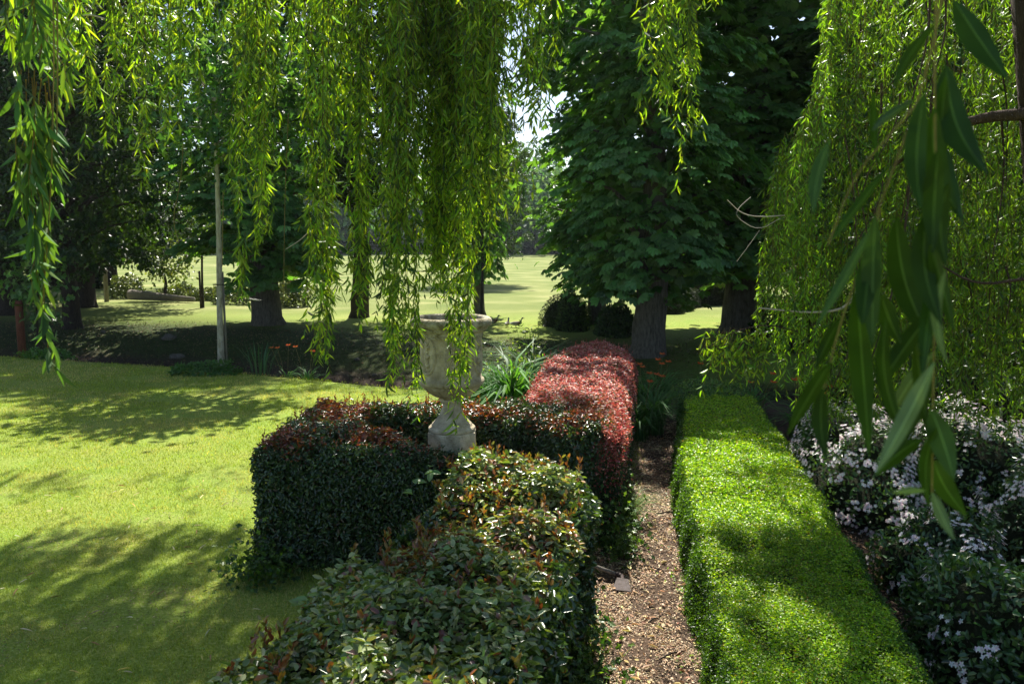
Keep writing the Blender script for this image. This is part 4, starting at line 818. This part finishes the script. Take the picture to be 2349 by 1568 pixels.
# ------------------------------------------------------------------ stones in the stream, litter, chips, grass
A0 = None
for q, (px, py, s, lab) in enumerate([(390, 812, .3, 'pale flat stone catching light in the stream'), (408, 830, .26, 'flat stone at the water edge below the lit bank'), (820, 852, .1, 'small stone in the stream bed left of the hanging willow'), (240, 800, .12, 'small pale stone on the shaded stream bank'), (860, 868, .09, 'small stone in the stream bed close to the urn'), (430, 845, .16, 'stone in dark mud near the pale maple trunk')]):
    p = at(px, py, -.6); zz = float(ground(np.array([p.x]), np.array([p.y]))[0]); bm = bmesh.new(); bmesh.ops.create_icosphere(bm, subdivisions=3, radius=1)
    for v_ in bm.verts:
        f_ = .75+.6*noise(np.array([tuple(v_.co)])*1.7+q*3.3)[0]; v_.co = Vector((v_.co.x*s*.8*f_, v_.co.y*s*.6*f_, v_.co.z*s*.42*f_))
    me = bpy.data.meshes.new('stone'); bm.to_mesh(me); bm.free(); me.materials.append(M['bark']); o = link('stone', me); o.location = (p.x, p.y, max(zz, -.86)+.02); tag(o, lab, 'stone', 'stones in the stream')
# rough grass and dead leaves on the far bank
X = np.c_[rng.uniform(-20, 9, 60000), rng.uniform(12, 32, 60000)]; t_ = X[:, 1]-np.interp(X[:, 0], ex, ey); X = X[(t_ > 1.8) & (t_ < 10) & (rng.random(60000) < np.clip(1.25-t_*.1, 0, 1))]; n = len(X); zb_ = ground(X[:, 0], X[:, 1]); hf = n//2
A = Acc(); A.leaves('blade', np.c_[X, zb_][:hf], unit(rdir(hf)*np.array((1, 1, .2))*.8+np.array((0, 0, 1.))), rdir(hf), .06+.08*rng.random(hf), .016, palette(hf, [(.06, .10, .02), (.09, .13, .03), (.12, .11, .04)], .2))
A.leaves('ova', np.c_[X, zb_+.02][hf:], unit(rdir(n-hf)*np.array((1, 1, .2))), unit(np.array((0, 0, 1.))+.5*rdir(n-hf)), .08*rng.random(n-hf)+.02, .03, palette(n-hf, [(.10, .06, .03), (.2, .12, .06), (.05, .03, .02)], .25))
tag(link('bank_grass', A.mesh('bank_grass', M['litter'])), 'rough grass and dead leaves on the far stream bank', 'grass', kind='stuff')
# wood chips on the path
def scatter(poly, n, y0, y1, pw=1.4):
    P = np.array(poly); lo, hi = P.min(0), P.max(0); X = lo+rng.random((n*4, 2))*(hi-lo); X = X[inside(P, X) & (X[:, 1] > y0) & (X[:, 1] < y1)]
    return X[rng.random(len(X)) < np.clip((5/np.maximum(X[:, 1], 3))**pw, 0, 1)][:n]
X = scatter(PATH, 90000, 4.6, 14); X = X[(noise(np.c_[X*3.5, X[:, :1]*0+4]) < .6) | (rng.random(len(X)) < .25)]; n = len(X); s = np.clip(X[:, 1]/6, 1, 1.8)
A = Acc(); A.leaves('dia', np.c_[X, .012+.012*rng.random(n)], unit(rdir(n)*np.array((1, 1, .15))), unit(np.array((0, 0, 1.))+.45*rdir(n)), (.010+.040*rng.random(n)**3)*s, (.004+.009*rng.random(n))*s, palette(n, [(.52, .37, .22), (.36, .20, .10), (.66, .52, .34), (.10, .06, .03), (.26, .17, .10)], .15))
X = scatter(PATH, 900, 4.6, 12); k_ = len(X)
A.leaves('ova', np.c_[X, .025+.01*rng.random(k_)], unit(rdir(k_)*np.array((1, 1, .2))), unit(np.array((0, 0, 1.))+.5*rdir(k_)), .03+.06*rng.random(k_)**2, .012+.02*rng.random(k_), palette(k_, [(.5, .3, .15), (.62, .45, .28), (.25, .12, .06), (.6, .5, .2)], .15))
tag(link('wood_chips', A.mesh('wood_chips', M['litter'])), 'loose wood chips and dry leaves on the path', 'mulch', kind='stuff')
A = Acc()
for px, py, dx, dy in [(1530, 1175, .12, .02), (1490, 1300, -.1, .05), (1365, 1450, .14, -.05), (1540, 1500, .1, .06), (1500, 1420, .05, .04)]:
    p = at(px, py, .03); A.tube([(p.x-dx, p.y-dy, .025), (p.x, p.y+.01, .035), (p.x+dx, p.y+dy, .025)], [.006, .008, .004], seg=5)
tag(link('twig_litter', A.mesh('twig_litter', M['darkbark'])), 'thin dark sticks dropped on the wood chip path', 'twigs', kind='stuff')
X = scatter([(2.6, 3.5), (5.5, 3.5), (6.5, 12), (3.6, 12)], 9000, 3.5, 12, 1); n = len(X)
A = Acc(); A.leaves('ova', np.c_[X, .012+.02*rng.random(n)], unit(rdir(n)*np.array((1, 1, .2))), unit(np.array((0, 0, 1.))+.5*rdir(n)), .03+.03*rng.random(n), .012, palette(n, [(.3, .17, .1), (.45, .32, .2), (.16, .09, .06)], .2))
tag(link('leaf_litter', A.mesh('leaf_litter', M['litter'])), 'brown leaf litter on the soil of the right bed', 'litter', kind='stuff')
E_ = [((.5, 5.6), (.35, 7)), ((1.0, 7.4), (1.62, 11)), ((1.27, 5.4), (1.68, 7.4)), ((1.68, 7.4), (2.4, 11.4)), ((.5, 4.8), (.6, 6))]
A = Acc()
for (a, b) in E_:
    a, b = np.array(a), np.array(b); k_ = int(np.linalg.norm(b-a)*170); t = rng.random((k_, 1)); Q = a+t*(b-a)+rng.standard_normal((k_, 2))*np.array((.09, .09)); g_ = noise(np.c_[Q*3, Q[:, :1]*0]) > .45; Q = Q[g_]; k_ = len(Q)
    A.leaves('ova', np.c_[Q, .02+.05*rng.random(k_)**2], unit(rdir(k_)), unit(np.array((0, 0, 1.))+.6*rdir(k_)), .028, .018, palette(k_, [(.1, .2, .04), (.16, .26, .05)], .2))
tag(link('weeds', A.mesh('weeds', M['maple'])), 'small weeds creeping in from the path edges', 'weeds', kind='stuff')
# lawn grass
LAWN = [(-16, 4.2), (-1.0, 4.2), (-1.6, 7), (-2.3, 7.2), (-2.3, 9.2), (.2, 9.2), (.1, 11), (.3, 15.6), (-2, 16.4), (-7.2, 19), (-13.6, 21.3), (-16, 21.8)]
def gr(n, y0, y1, L, W):
    X = scatter(LAWN, n, y0, y1, 1.6); X = X[np.abs(X[:, 0]) < X[:, 1]*.68+.6]; X = X[(noise(np.c_[X*1.3, X[:, :1]*0+21]) < .68) | (rng.random(len(X)) < .3)]; m = len(X)
    dd = np.clip(X[:, 1]/6, 1, 3); patch = noise(np.c_[X*.9, X[:, :1]*0]); fine_ = noise(np.c_[X*5, X[:, :1]*0+3])
    c = palette(m, [(.21, .28, .033), (.30, .36, .055), (.14, .19, .025)], .15); dry = rng.random(m) < np.clip((patch-.45)*1.6+(fine_-.5)*.9+.12, .02, .8); c[dry] = palette(m, [(.46, .42, .2), (.38, .33, .17)], .15)[dry]
    A = Acc(); A.leaves('blade', np.c_[X, ground(X[:, 0], X[:, 1])], unit(rdir(m)*np.array((1, 1, .2))*.75+np.array((0, 0, 1.))), rdir(m), L*(.5+.9*rng.random(m))*dd**.35, W*dd, c)
    return A
A = gr(420000, 4.2, 21.5, .032, .0035)
for PP in (RING, PB, PC):
    PP = np.array([(q[0], q[1]) for q in PP]); 
    for i in range(len(PP)):
        a, b = PP[i], PP[(i+1) % len(PP)]; k_ = int(np.linalg.norm(b-a)*420); t = rng.random((k_, 1)); Q = a+t*(b-a)+rng.standard_normal((k_, 2))*.09
        A.leaves('blade', np.c_[Q, Q[:, 0]*0], unit(rdir(k_)*np.array((1, 1, .2))*.7+np.array((0, 0, 1.))), rdir(k_), .05+.09*rng.random(k_), .006, palette(k_, [(.1, .19, .03), (.17, .25, .04), (.3, .3, .12)], .15))
X = scatter(LAWN, 26000, 4.4, 14, 1.5); X = X[noise(np.c_[X*1.6, X[:, :1]*0+7]) > .56]; k_ = len(X)
A.leaves('ova', np.c_[X, .015+.015*rng.random(k_)], unit(rdir(k_)*np.array((1, 1, .2))), unit(np.array((0, 0, 1.))+.4*rdir(k_)), .016, .013, palette(k_, [(.12, .24, .06), (.2, .3, .1)], .15))
tag(link('lawn_grass', A.mesh('lawn_grass', M['grass'])), 'short mown grass with dry patches', 'grass', kind='stuff')
X = scatter(LAWN, 700, 4.5, 10, 1.2); n = len(X)
A = Acc(); A.leaves('wil', np.c_[X, .03+.01*rng.random(n)], unit(rdir(n)*np.array((1, 1, .1))), unit(np.array((0, 0, 1.))+.3*rdir(n)), .05+.06*rng.random(n), .014, palette(n, [(.55, .46, .12), (.62, .56, .35), (.35, .2, .08)], .15))
X = scatter(LAWN, 60000, 4.3, 10, 1.2); X = X[noise(np.c_[X*1.3, X[:, :1]*0+21]) > .66]; n = len(X)
A.leaves('dia', np.c_[X, .008+.012*rng.random(n)], unit(rdir(n)*np.array((1, 1, .2))), unit(np.array((0, 0, 1.))+.5*rdir(n)), .012+.02*rng.random(n), .007, palette(n, [(.2, .13, .07), (.4, .3, .18), (.1, .06, .035)], .2))
tag(link('fallen_leaves', A.mesh('fallen_leaves', M['litter'])), 'yellow fallen willow leaves lying on the lawn', 'leaves', kind='stuff')
# ------------------------------------------------------------------ haze
HAZE = .0002
if HAZE:
    bm = bmesh.new(); bmesh.ops.create_cube(bm, size=1); bmesh.ops.scale(bm, vec=(1500, 1060, 33), verts=bm.verts); bmesh.ops.translate(bm, vec=(0, 425, 14), verts=bm.verts)
    me = bpy.data.meshes.new('haze'); bm.to_mesh(me); bm.free(); m, t, out = newmat('haze'); v_ = t.nodes.new('ShaderNodeVolumePrincipled'); v_.inputs['Density'].default_value = HAZE; v_.inputs['Color'].default_value = (.8, .88, 1, 1); v_.inputs['Anisotropy'].default_value = .3
    t.links.new(v_.outputs[0], out.inputs['Volume']); me.materials.append(m); o = link('haze', me); o['kind'] = 'stuff'
